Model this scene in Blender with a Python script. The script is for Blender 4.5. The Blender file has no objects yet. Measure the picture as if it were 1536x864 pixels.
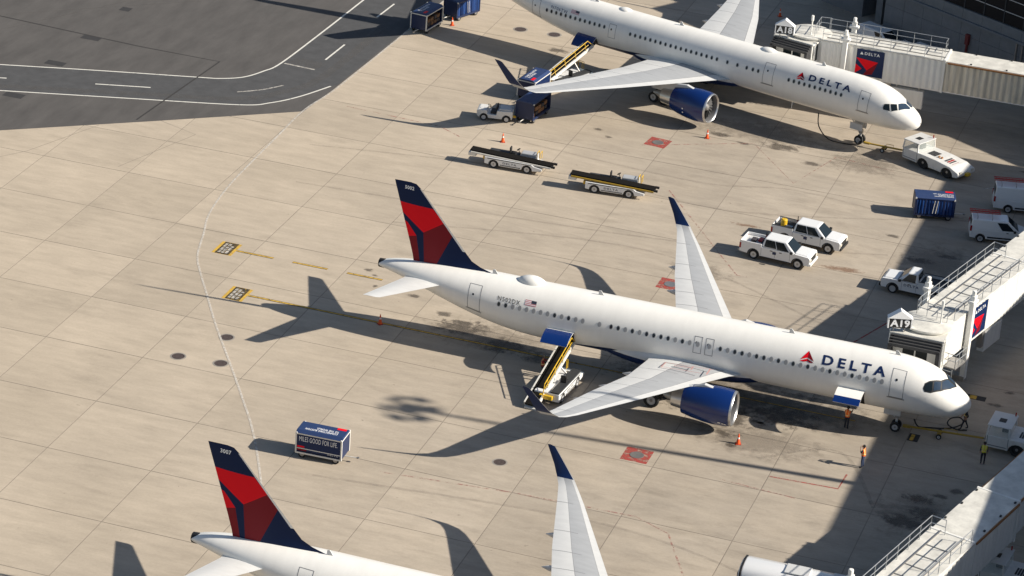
import bpy, bmesh, math, random
from mathutils import Vector, Matrix
random.seed(7)
S = bpy.context.scene
C = S.collection
rad = math.radians

# ------------------------------------------------------------------ camera
cam_d = bpy.data.cameras.new('camera'); cam = bpy.data.objects.new('camera', cam_d); C.objects.link(cam)
yaw, pitch, roll = 1.86371, 0.43376, 0.07253
fw = Vector((math.cos(yaw)*math.cos(pitch), math.sin(yaw)*math.cos(pitch), -math.sin(pitch)))
rt = Vector((math.sin(yaw), -math.cos(yaw), 0)); up = rt.cross(fw)
r2 = rt*math.cos(roll)+up*math.sin(roll); u2 = -rt*math.sin(roll)+up*math.cos(roll)
cam.matrix_world = Matrix(((r2.x, u2.x, -fw.x, 23.606), (r2.y, u2.y, -fw.y, -191.664), (r2.z, u2.z, -fw.z, 97.75), (0, 0, 0, 1)))
cam_d.sensor_width = 36; cam_d.lens = 4539.14/1536*36
cam_d.clip_start = 1; cam_d.clip_end = 3000
S.camera = cam

# ------------------------------------------------------------------ sky, sun, exposure
SUN_EL, SUN_AZ = 30.5, 5.3          # azimuth measured from +x towards +y
w = bpy.data.worlds.new('World'); S.world = w; w.use_nodes = True
nt = w.node_tree; bg = nt.nodes['Background']
sk = nt.nodes.new('ShaderNodeTexSky'); sk.sky_type = 'NISHITA'; sk.sun_disc = False
sk.sun_elevation = rad(SUN_EL); sk.sun_rotation = rad(90-SUN_AZ)
nt.links.new(sk.outputs[0], bg.inputs[0]); bg.inputs[1].default_value = 0.055
sun_d = bpy.data.lights.new('sun', 'SUN'); sun_d.energy = 4.6; sun_d.angle = rad(0.6); sun_d.color = (1, .93, .82)
sun = bpy.data.objects.new('sun', sun_d); C.objects.link(sun)
sv = Vector((math.cos(rad(SUN_EL))*math.cos(rad(SUN_AZ)), math.cos(rad(SUN_EL))*math.sin(rad(SUN_AZ)), math.sin(rad(SUN_EL))))
sun.rotation_euler = sv.to_track_quat('Z', 'Y').to_euler(); sun.location = (60, 10, 60)
S.view_settings.view_transform = 'Standard'; S.view_settings.look = 'None'
S.view_settings.exposure = 0.74; S.view_settings.gamma = 1

# ------------------------------------------------------------------ materials
M = {}
def mat(name, col, rough=.5, metal=0., noise=0., nscale=3., bump=0., spec=.5, coat=0., stretch=None, objrand=0.):
    m = bpy.data.materials.new(name); m.use_nodes = True; t = m.node_tree; b = t.nodes['Principled BSDF']
    b.inputs['Base Color'].default_value = (*col, 1); b.inputs['Roughness'].default_value = rough
    b.inputs['Metallic'].default_value = metal; b.inputs['Specular IOR Level'].default_value = spec
    b.inputs['Coat Weight'].default_value = coat; b.inputs['Coat Roughness'].default_value = .08
    if noise or bump or objrand:
        tc = t.nodes.new('ShaderNodeTexCoord'); n = t.nodes.new('ShaderNodeTexNoise')
        n.inputs['Scale'].default_value = nscale; n.inputs['Detail'].default_value = 6; n.inputs['Roughness'].default_value = .65
        src = tc.outputs['Object']
        if stretch:
            mp = t.nodes.new('ShaderNodeMapping'); mp.inputs['Scale'].default_value = stretch
            t.links.new(src, mp.inputs[0]); src = mp.outputs[0]
        t.links.new(src, n.inputs['Vector'])
        if noise:
            hs = t.nodes.new('ShaderNodeMix'); hs.data_type = 'RGBA'; hs.blend_type = 'MULTIPLY'
            rmp = t.nodes.new('ShaderNodeMapRange'); rmp.inputs[1].default_value = .25; rmp.inputs[2].default_value = .75
            rmp.inputs[3].default_value = 1-noise; rmp.inputs[4].default_value = 1+noise*.35
            t.links.new(n.outputs['Fac'], rmp.inputs[0])
            cv = t.nodes.new('ShaderNodeCombineColor')
            for i in range(3): t.links.new(rmp.outputs[0], cv.inputs[i])
            hs.inputs['Factor'].default_value = 1
            hs.inputs['A'].default_value = (*col, 1); t.links.new(cv.outputs[0], hs.inputs['B'])
            t.links.new(hs.outputs['Result'], b.inputs['Base Color'])
        if bump:
            bn = t.nodes.new('ShaderNodeBump'); bn.inputs['Strength'].default_value = bump; bn.inputs['Distance'].default_value = .02
            t.links.new(n.outputs['Fac'], bn.inputs['Height']); t.links.new(bn.outputs[0], b.inputs['Normal'])
    M[name] = m; return m

def concrete_mat():
    m = bpy.data.materials.new('concrete'); m.use_nodes = True; t = m.node_tree; b = t.nodes['Principled BSDF']; L = t.links.new
    N = t.nodes.new
    geo = N('ShaderNodeNewGeometry'); oi = N('ShaderNodeObjectInfo')
    def noise(scale, det, rough, sc=None, rot=0):
        n = N('ShaderNodeTexNoise'); n.inputs['Scale'].default_value = scale; n.inputs['Detail'].default_value = det; n.inputs['Roughness'].default_value = rough
        src = geo.outputs['Position']
        if sc:
            mp = N('ShaderNodeMapping'); mp.inputs['Scale'].default_value = sc; mp.inputs['Rotation'].default_value = (0, 0, rot); L(src, mp.inputs[0]); src = mp.outputs[0]
        L(src, n.inputs['Vector']); return n.outputs['Fac']
    def rng(x, a, b_, c, d):
        r = N('ShaderNodeMapRange'); L(x, r.inputs[0])
        for i, v in enumerate((a, b_, c, d)): r.inputs[i+1].default_value = v
        return r.outputs[0]
    def mul(x, y):
        q = N('ShaderNodeMath'); q.operation = 'MULTIPLY'; L(x, q.inputs[0]); L(y, q.inputs[1]); return q.outputs[0]
    f = rng(noise(.09, 4, .6), .3, .7, .9, 1.07)
    f = mul(f, rng(noise(.9, 6, .65, (.35, 1.3, 1)), .3, .72, 1.06, .86))       # streaks along the taxi direction
    f = mul(f, rng(noise(5, 5, .7), .25, .75, 1.05, .93))
    f = mul(f, rng(noise(40, 3, .7), .2, .8, 1.04, .96))
    f = mul(f, rng(oi.outputs['Random'], 0, 1, .95, 1.08))
    # dirty patches near the stands
    f = mul(f, rng(noise(.35, 8, .72, (.5, 1, 1)), .55, .76, 1, .82))
    sp = rng(noise(1.7, 4, .6), .70, .76, 1, .6); f = mul(f, sp)
    cr = N('ShaderNodeValToRGB'); cr.color_ramp.elements[0].color = (.445, .378, .298, 1); cr.color_ramp.elements[1].color = (.46, .386, .295, 1)
    L(noise(.05, 3, .5), cr.inputs[0])
    # concrete of the stands is older and greyer than the outer slabs, with traffic grime
    sx = N('ShaderNodeSeparateXYZ'); L(geo.outputs['Position'], sx.inputs[0])
    worn = rng(sx.outputs[0], -62, -22, 0, 1)
    nz = rng(noise(.16, 7, .7, (.6, 1, 1)), .34, .62, .45, 1.0); wf = mul(worn, nz)
    old = N('ShaderNodeMix'); old.data_type = 'RGBA'; L(wf, old.inputs['Factor']); L(cr.outputs[0], old.inputs['A']); old.inputs['B'].default_value = (.385, .332, .268, 1)
    gr = rng(mul(worn, rng(noise(.55, 8, .75, (.45, 1.2, 1)), .50, .72, 0, 1)), 0, 1, 1, .78); f = mul(f, gr)
    mx = N('ShaderNodeMix'); mx.data_type = 'RGBA'; mx.blend_type = 'MULTIPLY'; mx.inputs['Factor'].default_value = 1
    cc = N('ShaderNodeCombineColor'); [L(f, cc.inputs[i]) for i in range(3)]
    L(old.outputs['Result'], mx.inputs['A']); L(cc.outputs[0], mx.inputs['B']); L(mx.outputs['Result'], b.inputs['Base Color'])
    b.inputs['Roughness'].default_value = .85; b.inputs['Specular IOR Level'].default_value = .25
    bn = N('ShaderNodeBump'); bn.inputs['Strength'].default_value = .25; bn.inputs['Distance'].default_value = .01
    L(noise(25, 5, .7), bn.inputs['Height']); L(bn.outputs[0], b.inputs['Normal'])
    M['concrete'] = m
concrete_mat()

def decal_mat(name, col, cover=.5, scale=2., rough=.8, soft=.12, amax=1.):
    """worn paint or stain: a colour that breaks up by noise and lets the slab show through"""
    m = bpy.data.materials.new(name); m.use_nodes = True; t = m.node_tree; b = t.nodes['Principled BSDF']; L = t.links.new
    b.inputs['Base Color'].default_value = (*col, 1); b.inputs['Roughness'].default_value = rough
    geo = t.nodes.new('ShaderNodeNewGeometry'); n = t.nodes.new('ShaderNodeTexNoise'); n.inputs['Scale'].default_value = scale
    n.inputs['Detail'].default_value = 8; n.inputs['Roughness'].default_value = .7; L(geo.outputs['Position'], n.inputs['Vector'])
    r = t.nodes.new('ShaderNodeMapRange'); L(n.outputs['Fac'], r.inputs[0]); th = .5+(.5-cover)*.5
    r.inputs[1].default_value = th-soft; r.inputs[2].default_value = th+soft; r.inputs[3].default_value = 0; r.inputs[4].default_value = amax
    L(r.outputs[0], b.inputs['Alpha']); M[name] = m; return m

def stain_mat(name, col, strength):
    """oil stain: fades out from the middle of its own sheet (generated coordinates), edge broken by noise"""
    m = bpy.data.materials.new(name); m.use_nodes = True; t = m.node_tree; b = t.nodes['Principled BSDF']; L = t.links.new
    b.inputs['Base Color'].default_value = (*col, 1); b.inputs['Roughness'].default_value = .6
    tc = t.nodes.new('ShaderNodeTexCoord'); mp = t.nodes.new('ShaderNodeMapping'); mp.inputs['Location'].default_value = (-.5, -.5, 0)
    L(tc.outputs['Generated'], mp.inputs[0]); ln = t.nodes.new('ShaderNodeVectorMath'); ln.operation = 'LENGTH'
    sx = t.nodes.new('ShaderNodeVectorMath'); sx.operation = 'MULTIPLY'; sx.inputs[1].default_value = (1, 1, 0); L(mp.outputs[0], sx.inputs[0]); L(sx.outputs[0], ln.inputs[0])
    geo = t.nodes.new('ShaderNodeNewGeometry'); n = t.nodes.new('ShaderNodeTexNoise'); n.inputs['Scale'].default_value = 1.1; n.inputs['Detail'].default_value = 8; n.inputs['Roughness'].default_value = .7
    L(geo.outputs['Position'], n.inputs['Vector'])
    a = t.nodes.new('ShaderNodeMath'); a.operation = 'MULTIPLY_ADD'; L(n.outputs['Fac'], a.inputs[0]); a.inputs[1].default_value = -1.25; a.inputs[2].default_value = .625
    ad = t.nodes.new('ShaderNodeMath'); ad.operation = 'ADD'; L(ln.outputs['Value'], ad.inputs[0]); L(a.outputs[0], ad.inputs[1])
    r = t.nodes.new('ShaderNodeMapRange'); L(ad.outputs[0], r.inputs[0]); r.inputs[1].default_value = .18; r.inputs[2].default_value = .42; r.inputs[3].default_value = strength; r.inputs[4].default_value = 0
    L(r.outputs[0], b.inputs['Alpha']); M[name] = m; return m

mat('joint', (.245, .21, .17), .9)
m_ = mat('glass_clear', (.75, .82, .80), .02); m_.node_tree.nodes['Principled BSDF'].inputs['Alpha'].default_value = .28
mat('asphalt', (.092, .085, .080), .9, noise=.34, nscale=.5, bump=.3, stretch=(1.2, .35, 1))
mat('asphalt_road', (.070, .070, .072), .9, noise=.3, nscale=.9, bump=.3)
mat('crack', (.03, .028, .027), .9)
mat('patch_dark', (.035, .034, .035), .9, noise=.3)
decal_mat('paint_white', (.66, .64, .58), .85, 3.)
decal_mat('paint_white_worn', (.62, .58, .52), .56, 3., soft=.2)
decal_mat('paint_yellow', (.58, .36, .05), .72, 3.)
decal_mat('paint_black', (.03, .027, .024), .62, 5.)
decal_mat('paint_red', (.34, .05, .04), .6, 2.5)
decal_mat('paint_red_faint', (.40, .17, .14), .36, 2.5)
decal_mat('tyre_mark', (.16, .14, .12), .36, 1.5, soft=.3, amax=.3)
stain_mat('stain', (.09, .074, .06), .52); stain_mat('stain_soft', (.15, .125, .10), .28); stain_mat('stain_rust', (.25, .13, .07), .5)
mat('white_paint', (.86, .84, .79), .32, noise=.07, nscale=1.1, stretch=(1.4, .5, .35), coat=.2)
mat('white_grey', (.58, .58, .57), .4, noise=.08, nscale=1.5)
mat('wing_grey', (.40, .41, .42), .45, noise=.14, nscale=1.6, stretch=(.4, 1.6, 1))
mat('wing_white', (.66, .66, .645), .38, noise=.1, nscale=1.6, stretch=(.5, 1.5, 1))
mat('seam', (.16, .16, .17), .6); mat('wing_seam', (.23, .23, .24), .6)
mat('navy', (.006, .020, .078), .4, spec=.25)
mat('navy_fin', (.004, .016, .062), .35, spec=.14)
mat('royal', (.003, .024, .135), .25, coat=.4)
mat('red_fin', (.82, .006, .016), .4, spec=.1)
mat('dark_red', (.20, .008, .016), .35, spec=.15)
mat('metal', (.62, .62, .62), .3, .9)
mat('metal_dull', (.35, .34, .33), .45, .7)
mat('dark', (.012, .012, .013), .6)
mat('rubber', (.018, .018, .018), .8)
mat('rim', (.55, .55, .55), .4, .3)
mat('glass_dark', (.010, .016, .020), .08, spec=.35)
mat('cockpit_glass', (.03, .05, .08), .06, spec=.9)
mat('window_dark', (.02, .022, .028), .15)
mat('window_shade', (.30, .30, .30), .4)
mat('window_frame', (.47, .47, .47), .4)
mat('letter_navy', (.006, .02, .085), .4)
mat('letter_white', (.85, .85, .85), .5)
mat('letter_black', (.02, .02, .022), .5)
mat('flag_red', (.50, .16, .18), .5); mat('flag_white', (.8, .78, .78), .5); mat('flag_blue', (.03, .04, .06), .5)
mat('bridge_white', (.80, .79, .75), .5, noise=.14, nscale=1.6, stretch=(1, 1, .25))
mat('bridge_roof', (.70, .68, .62), .6, noise=.34, nscale=1.1)
mat('bridge_rust', (.72, .66, .54), .6, noise=.42, nscale=2.4, stretch=(1, 1, .12))
mat('rust', (.33, .15, .05), .8, noise=.3)
mat('rail', (.42, .44, .46), .4, .6)
mat('bellows', (.05, .05, .052), .75, noise=.2)
mat('yellow', (.68, .42, .02), .45, noise=.15)
mat('towbar_yellow', (.42, .27, .03), .5, noise=.25)
mat('belt', (.014, .013, .012), .95, noise=.2, spec=.05)
mat('cart_navy', (.010, .022, .075), .45, noise=.15)
mat('cart_roof', (.022, .045, .13), .5, noise=.15)
mat('curtain', (.012, .05, .19), .35, noise=.3, nscale=4)
mat('cart_frame', (.70, .68, .63), .5, noise=.1)
mat('luggage', (.22, .11, .05), .7, noise=.4, nscale=6)
mat('luggage_dark', (.05, .045, .05), .7)
mat('veh_white', (.80, .80, .79), .22, coat=.6)
mat('veh_white_dirty', (.70, .69, .66), .4, noise=.15, nscale=3)
mat('bed_dark', (.03, .032, .035), .6)
mat('lamp_red', (.32, .01, .01), .25); mat('lamp_clear', (.55, .52, .45), .15)
mat('cone_orange', (.80, .10, .015), .5); mat('cone_white', (.75, .72, .68), .5); mat('cone_base', (.35, .04, .015), .7)
mat('vest_orange', (1.0, .17, .01), .7); mat('vest_yellow', (.62, .60, .04), .7); mat('vest_stripe', (.85, .62, .25), .5)
mat('skin', (.36, .20, .13), .55); mat('hair', (.015, .012, .01), .6); mat('trousers', (.016, .018, .028), .8); mat('jeans', (.03, .05, .11), .8)
mat('shirt_red', (.35, .03, .03), .8); mat('shoe', (.015, .014, .013), .7); mat('shirt_dark', (.03, .032, .04), .8)
mat('wall_concrete', (.20, .21, .22), .85, noise=.22, nscale=.8, bump=.2)
mat('wall_dark', (.05, .052, .055), .8)
mat('glass_facade', (.010, .012, .016), .3, spec=.12)
mat('nacelle_inner', (.14, .14, .145), .5); mat('walk_red', (.48, .26, .24), .6)
mat('hose', (.014, .014, .014), .6)
mat('iron', (.075, .055, .05), .7, noise=.35, nscale=9)
mat('iron_ring', (.27, .25, .22), .8)
mat('ladder_red', (.42, .03, .02), .5); mat('cabinet_red', (.16, .02, .02), .6)

# ------------------------------------------------------------------ geometry helpers
class MB:
    def __init__(s): s.v = []; s.f = []; s.m = []; s.sm = []; s.mats = []
    def mi(s, m):
        if m not in s.mats: s.mats.append(m)
        return s.mats.index(m)
    def add(s, vs, fs, m, smooth=False, T=None):
        o = len(s.v); k = s.mi(m)
        s.v += [tuple(T @ Vector(q)) if T else tuple(q) for q in vs]
        for f in fs: s.f.append([i+o for i in f]); s.m.append(k); s.sm.append(smooth)
        return s
    def box(s, x0, x1, y0, y1, z0, z1, m, T=None):
        vs = [(x, y, z) for z in (z0, z1) for y in (y0, y1) for x in (x0, x1)]
        return s.add(vs, [(0, 2, 3, 1), (4, 5, 7, 6), (0, 1, 5, 4), (2, 6, 7, 3), (0, 4, 6, 2), (1, 3, 7, 5)], m, False, T)
    def hexa(s, b, t, m):      # four bottom corners, four top corners (both counter-clockwise)
        return s.add(list(b)+list(t), [(3, 2, 1, 0), (4, 5, 6, 7), (0, 1, 5, 4), (1, 2, 6, 5), (2, 3, 7, 6), (3, 0, 4, 7)], m)
    def prof(s, pts, y0, y1, m, T=None):   # (x,z) polygon extruded along y
        n = len(pts); vs = [(x, y0, z) for x, z in pts]+[(x, y1, z) for x, z in pts]
        a = sum(pts[i][0]*pts[(i+1) % n][1]-pts[(i+1) % n][0]*pts[i][1] for i in range(n))
        fs = [tuple(range(n)), tuple(range(2*n-1, n-1, -1))]+[((i+1) % n, i, i+n, (i+1) % n+n) for i in range(n)]
        if a < 0: fs = [tuple(reversed(f)) for f in fs]
        return s.add(vs, fs, m, False, T)
    def poly(s, pts, z, m): return s.add([(x, y, z) for x, y in pts], [tuple(range(len(pts)))], m)
    def tube(s, pts, r, m, n=8, caps=True, r1=None):
        pts = [Vector(q) for q in pts]; k = len(pts); rings = []
        for i, q in enumerate(pts):
            d = (pts[min(i+1, k-1)]-pts[max(i-1, 0)]).normalized()
            a = d.cross(Vector((0, 0, 1)));  a = a.normalized() if a.length > 1e-4 else Vector((1, 0, 0)); b = a.cross(d)
            rr = r if r1 is None else r+(r1-r)*i/(k-1)
            rings.append([q+a*rr*math.cos(2*math.pi*j/n)+b*rr*math.sin(2*math.pi*j/n) for j in range(n)])
        return s.loft(rings, m, caps=caps)
    def loft(s, rings, m, caps=True, smooth=True, closed=True):
        n = len(rings[0]); vs = [q for r in rings for q in r]; fs = []
        for i in range(len(rings)-1):
            for j in range(n if closed else n-1):
                fs.append((i*n+j, i*n+(j+1) % n, (i+1)*n+(j+1) % n, (i+1)*n+j))
        s.add(vs, fs, m, smooth)
        if caps:
            o = len(s.v)-len(vs); k = s.mi(m)
            s.f += [[o+j for j in reversed(range(n))], [o+(len(rings)-1)*n+j for j in range(n)]]; s.m += [k, k]; s.sm += [False, False]
        return s
    def lathe(s, prof, c, axis, m, n=24, caps=False):  # prof: (distance along axis, radius)
        ax = Vector(axis).normalized(); a = ax.cross(Vector((0, 0, 1))); a = a.normalized() if a.length > 1e-4 else Vector((1, 0, 0)); b = ax.cross(a); c = Vector(c)
        return s.loft([[c+ax*d+(a*math.cos(2*math.pi*j/n)+b*math.sin(2*math.pi*j/n))*r for j in range(n)] for d, r in prof], m, caps)
    def build(s, name, parent=None, bevel=0, sharp=35, fix=True):
        me = bpy.data.meshes.new(name); me.from_pydata(s.v, [], s.f)
        for m in s.mats: me.materials.append(M[m])
        me.polygons.foreach_set('material_index', s.m); me.polygons.foreach_set('use_smooth', s.sm)
        if fix:
            bm = bmesh.new(); bm.from_mesh(me); bmesh.ops.recalc_face_normals(bm, faces=bm.faces); bm.to_mesh(me); bm.free()
        me.update()
        if any(s.sm): me.set_sharp_from_angle(angle=rad(sharp))
        o = bpy.data.objects.new(name, me); C.objects.link(o)
        if parent: o.parent = parent
        if bevel:
            b = o.modifiers.new('bevel', 'BEVEL'); b.width = bevel; b.segments = 3 if bevel > .06 else 2; b.limit_method = 'ANGLE'; b.angle_limit = rad(40)
        return o

def thing(name, label, cat, loc=(0, 0, 0), rz=0, group=None):
    o = bpy.data.objects.new(name, None); C.objects.link(o); o.empty_display_size = .3
    o.location = loc; o.rotation_euler = (0, 0, rz); o['label'] = label; o['category'] = cat
    if group: o['group'] = group
    return o
def tag(o, label, cat, group=None):
    o['label'] = label; o['category'] = cat
    if group: o['group'] = group
    return o
def dup(root, loc, rz, label, group=None):
    r = root.copy(); C.objects.link(r); r.location = loc; r.rotation_euler = (0, 0, rz); r['label'] = label
    if group: r['group'] = group
    for ch in list(root.children):
        c = ch.copy(); C.objects.link(c); c.parent = r
        for g_ in ch.children:
            d = g_.copy(); C.objects.link(d); d.parent = c
    return r
def struct(o): o['kind'] = 'structure'; return o
def stuff(o): o['kind'] = 'stuff'; return o

def pchip(xs, ys, x):
    n = len(xs)
    if x <= xs[0]: return ys[0]
    if x >= xs[-1]: return ys[-1]
    h = [xs[i+1]-xs[i] for i in range(n-1)]; d = [(ys[i+1]-ys[i])/h[i] for i in range(n-1)]
    def slope(i):
        if i == 0: return d[0]
        if i == n-1: return d[-1]
        if d[i-1]*d[i] <= 0: return 0
        w1 = 2*h[i]+h[i-1]; w2 = h[i]+2*h[i-1]; return (w1+w2)/(w1/d[i-1]+w2/d[i])
    i = max(j for j in range(n-1) if xs[j] <= x); t = (x-xs[i])/h[i]; m0, m1 = slope(i)*h[i], slope(i+1)*h[i]
    return (2*t**3-3*t*t+1)*ys[i]+(t**3-2*t*t+t)*m0+(-2*t**3+3*t*t)*ys[i+1]+(t**3-t*t)*m1

def text2d(s, bold=.02, spacing=1.1, shear=0):
    """triangulated flat text scaled to unit height: verts (u,v), faces, width"""
    cu = bpy.data.curves.new('txt', 'FONT'); cu.body = s; cu.offset = bold; cu.space_character = spacing; cu.shear = shear; cu.resolution_u = 3
    o = bpy.data.objects.new('txt', cu); C.objects.link(o); dg = bpy.context.evaluated_depsgraph_get()
    me = bpy.data.meshes.new_from_object(o.evaluated_get(dg)); bpy.data.objects.remove(o); bpy.data.curves.remove(cu)
    vs = [v.co.copy() for v in me.vertices]; fs = [tuple(p.vertices) for p in me.polygons]; bpy.data.meshes.remove(me)
    x0 = min(v.x for v in vs); x1 = max(v.x for v in vs); y0 = min(v.y for v in vs); y1 = max(v.y for v in vs); h = y1-y0
    return [((v.x-x0)/h, (v.y-y0)/h) for v in vs], fs, (x1-x0)/h
def flat_text(name, s, m, P0, U, V, width=None, height=None, parent=None, off=.004, bold=.02, spacing=1.1):
    """text laid on a plane: P0 lower left corner, U direction of reading, V up"""
    vs, fs, wd = text2d(s, bold, spacing); U = Vector(U).normalized(); V = Vector(V).normalized(); Nn = U.cross(V)
    if height is None: height = width/wd
    if width is None: width = height*wd
    b = MB(); b.add([Vector(P0)+U*(u/wd*width)+V*(v*height)+Nn*off for u, v in vs], fs, m)
    return b.build(name, parent, fix=False)

def bisect_mesh(vs, fs, cuts):
    """cut a flat (u,v,0) mesh by lines; cuts: list of (point, normal) in 2D"""
    bm = bmesh.new(); bv = [bm.verts.new((u, v, 0)) for u, v in vs]
    for f in fs:
        try: bm.faces.new([bv[i] for i in f])
        except ValueError: pass
    for (p, n) in cuts:
        bmesh.ops.bisect_plane(bm, geom=bm.verts[:]+bm.edges[:]+bm.faces[:], plane_co=(p[0], p[1], 0), plane_no=(n[0], n[1], 0))
    bm.verts.ensure_lookup_table(); bm.verts.index_update()
    r = [(v.co.x, v.co.y) for v in bm.verts], [tuple(v.index for v in f.verts) for f in bm.faces]; bm.free(); return r
def inside(p, poly):
    x, y = p; c = False; n = len(poly)
    for i in range(n):
        (x0, y0), (x1, y1) = poly[i], poly[(i+1) % n]
        if (y0 > y) != (y1 > y) and x < (x1-x0)*(y-y0)/(y1-y0)+x0: c = not c
    return c
# ------------------------------------------------------------------ ground
GX, GY, GA, GB = -72.944, 9.887, 7.658, 7.597
b = MB(); b.poly([(-700, -500), (500, -500), (500, 900), (-700, 900)], -.016, 'joint')
apron = struct(b.build('apron'))
def slab_mesh(bb, x, y, gap=.024, ch=.004):
    x0, x1, y0, y1 = x+gap, x+GA-gap, y+gap, y+GB-gap
    o = [(x0, y0, -.015), (x1, y0, -.015), (x1, y1, -.015), (x0, y1, -.015)]
    i = [(x0+ch, y0+ch, 0), (x1-ch, y0+ch, 0), (x1-ch, y1-ch, 0), (x0+ch, y1-ch, 0)]
    bb.add(i, [(0, 1, 2, 3)], 'concrete'); bb.add(o+i, [(0, 1, 5, 4), (1, 2, 6, 5), (2, 3, 7, 6), (3, 0, 4, 7)], 'joint')
near = [(-106, 48), (-84, 20), (-56, -52), (14, -22), (-2, 60), (-8, 104)]       # ground the photograph shows
sm = MB(); slab_mesh(sm, 0, 0); proto = sm.build('slab', apron, fix=False); slab_me = proto.data; first = True
rest = MB()
for i in range(-22, 36):
    for j in range(-26, 30):
        x, y = GX+i*GA, GY+j*GB; cx, cy = x+GA/2, y+GB/2
        if cx < -66 and cy > 38+(cx+65)*.76+6: continue                # asphalt lies here
        if inside((cx, cy), near):
            o = proto if first else proto.copy()
            if not first: C.objects.link(o); o.parent = apron
            first = False; o.location = (x, y, random.uniform(-.003, .003)); o.name = 'slab'
        elif -160 < cx < 120 and -140 < cy < 160: slab_mesh(rest, x, y)
o = rest.build('far_slabs', apron, fix=False); stuff(o)

def ribbon(pts, wd, z=.006, m='paint_white', name='painted_line', parent=apron, smooth=False):
    P = [Vector((x, y, 0)) for x, y in pts]
    if smooth:
        Q = []
        for k in range(len(P)-1):
            p0, p1, p2, p3 = P[max(k-1, 0)], P[k], P[k+1], P[min(k+2, len(P)-1)]
            for q in range(8):
                t = q/8; Q.append(.5*((2*p1)+(p2-p0)*t+(2*p0-5*p1+4*p2-p3)*t*t+(3*p1-p0-3*p2+p3)*t**3))
        P = Q+[P[-1]]
    vs = []; n = len(P)
    for k, q in enumerate(P):
        d = (P[min(k+1, n-1)]-P[max(k-1, 0)]).normalized(); s = Vector((-d.y, d.x, 0))*wd/2
        vs += [(q.x+s.x, q.y+s.y, z), (q.x-s.x, q.y-s.y, z)]
    b = MB(); b.add(vs, [(2*k, 2*k+1, 2*k+3, 2*k+2) for k in range(n-1)], m)
    return b.build(name, parent, fix=False)
def sheet(pts, z, m, name, parent=apron): b = MB(); b.poly(pts, z, m); return b.build(name, parent, fix=False)

# asphalt taxi lane and service road
b = MB(); b.poly([(-300, -142), (-86.3, 20.7), (-75.8, 28.6), (-65.3, 36.7), (-64.9, 42.7), (-64.6, 51.8), (-64.3, 60.3), (-64.0, 75), (-63, 160), (-300, 160)], .005, 'asphalt')
road = struct(b.build('asphalt_taxiway', fix=False))
L1 = [(-110, 28.8), (-93.3, 34.4), (-85.0, 37.2), (-76.8, 39.8), (-74.8, 40.5), (-73.1, 41.8), (-72.1, 44.0), (-71.5, 46.5), (-71.2, 55.3), (-71.0, 66.0), (-70.6, 90)]
L2 = [(-110, 22.2), (-90.5, 28.8), (-79.5, 32.5), (-70.8, 35.5), (-68.6, 37.2), (-66.9, 39.8), (-65.4, 43.4)]
b = MB(); b.poly(L1+[(-64.3, 90), (-64.5, 60.3), (-64.8, 51.8), (-65.0, 44)]+L2[::-1], .009, 'asphalt_road'); b.build('service_road', road, fix=False)
ribbon(L1, .17, .013, smooth=True, parent=road); ribbon(L2, .17, .013, smooth=True, parent=road)
for a in ([(-96.5, 29.9), (-91.3, 31.7)], [(-83.9, 34.1), (-79.3, 35.6)], [(-68.25, 49.3), (-68.15, 53.8)], [(-68.15, 62.1), (-68.0, 66.4)]): ribbon(a, .17, .013, parent=road)
ribbon([(-72.2, 38.2), (-70.5, 39.7), (-69.2, 41.6)], .16, .013, 'paint_white_worn', parent=road, smooth=True)
ribbon([(-71.2, 46.7), (-68.2, 46.5)], .22, .014, 'paint_white_worn', parent=road)
sheet([(-70.9, 46.9), (-68.0, 46.8), (-67.9, 48.4), (-70.7, 48.6)], .0125, 'tyre_mark', 'old_lettering', road)
for x, y, q in ((-89.7, 52.7, .5), (-89.2, 44.3, .9), (-89.2, 37.0, .9), (-88.9, 28.4, .9)): sheet([(x-q, y-.5), (x+q, y-.5), (x+q, y+.5), (x-q, y+.5)], .012, 'patch_dark', 'asphalt_patch', road)
ribbon([(-125, 46.2), (-99.0, 45.5), (-84.4, 44.4), (-76.5, 44.3), (-77.2, 28.2)], .16, .016, 'crack', 'crack_seal', road)
for a in ([(-118, 30), (-80, 62)], [(-104, 30), (-78, 78)], [(-96, 52), (-70, 84)]): ribbon(a, .10, .007, 'tyre_mark', 'crack_seal', road)
ribbon([(-110, 23.2), (-80, 33.6), (-71.5, 36.8), (-68.6, 40.2), (-66.9, 45), (-66.6, 60)], .9, .0115, 'tyre_mark', 'tyre_track', road, smooth=True)

# apron lines
ribbon([(-63.9, 90), (-64.1, 70), (-64.3, 60.3), (-64.5, 51.7), (-64.8, 42.5), (-65.35, 37.0), (-65.1, 30.3), (-64.85, 24.4), (-64.5, 18.4), (-63.7, 12.9), (-62.5, 9.0), (-61.2, 4.9), (-59.7, 2.1), (-57.9, -.9), (-54.9, -5.9), (-51.6, -11.0), (-48.5, -15.9), (-46.4, -19.3), (-44.1, -23.6), (-41.5, -29), (-39, -35), (-36, -44)], .16, .017, 'paint_white_worn', 'lane_line', smooth=True)
def stand_box(x, y, rows, faint):
    yl = 'paint_yellow' if faint else 'yellow'
    sheet([(x-.82, y-1.15), (x+.82, y-1.15), (x+.82, y+1.15), (x-.82, y+1.15)], .006, 'paint_yellow', 'stand_marking')
    sheet([(x-.58, y-1.12), (x+.58, y-1.12), (x+.58, y+1.12), (x-.58, y+1.12)], .010, 'paint_black', 'stand_panel')
    for k, s in enumerate(rows):
        for a, c in s: sheet([(x-.44+k*.30, y+a), (x-.22+k*.30, y+a), (x-.22+k*.30, y+c), (x-.44+k*.30, y+c)], .014, 'paint_white_worn', 'stand_lettering')
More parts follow.
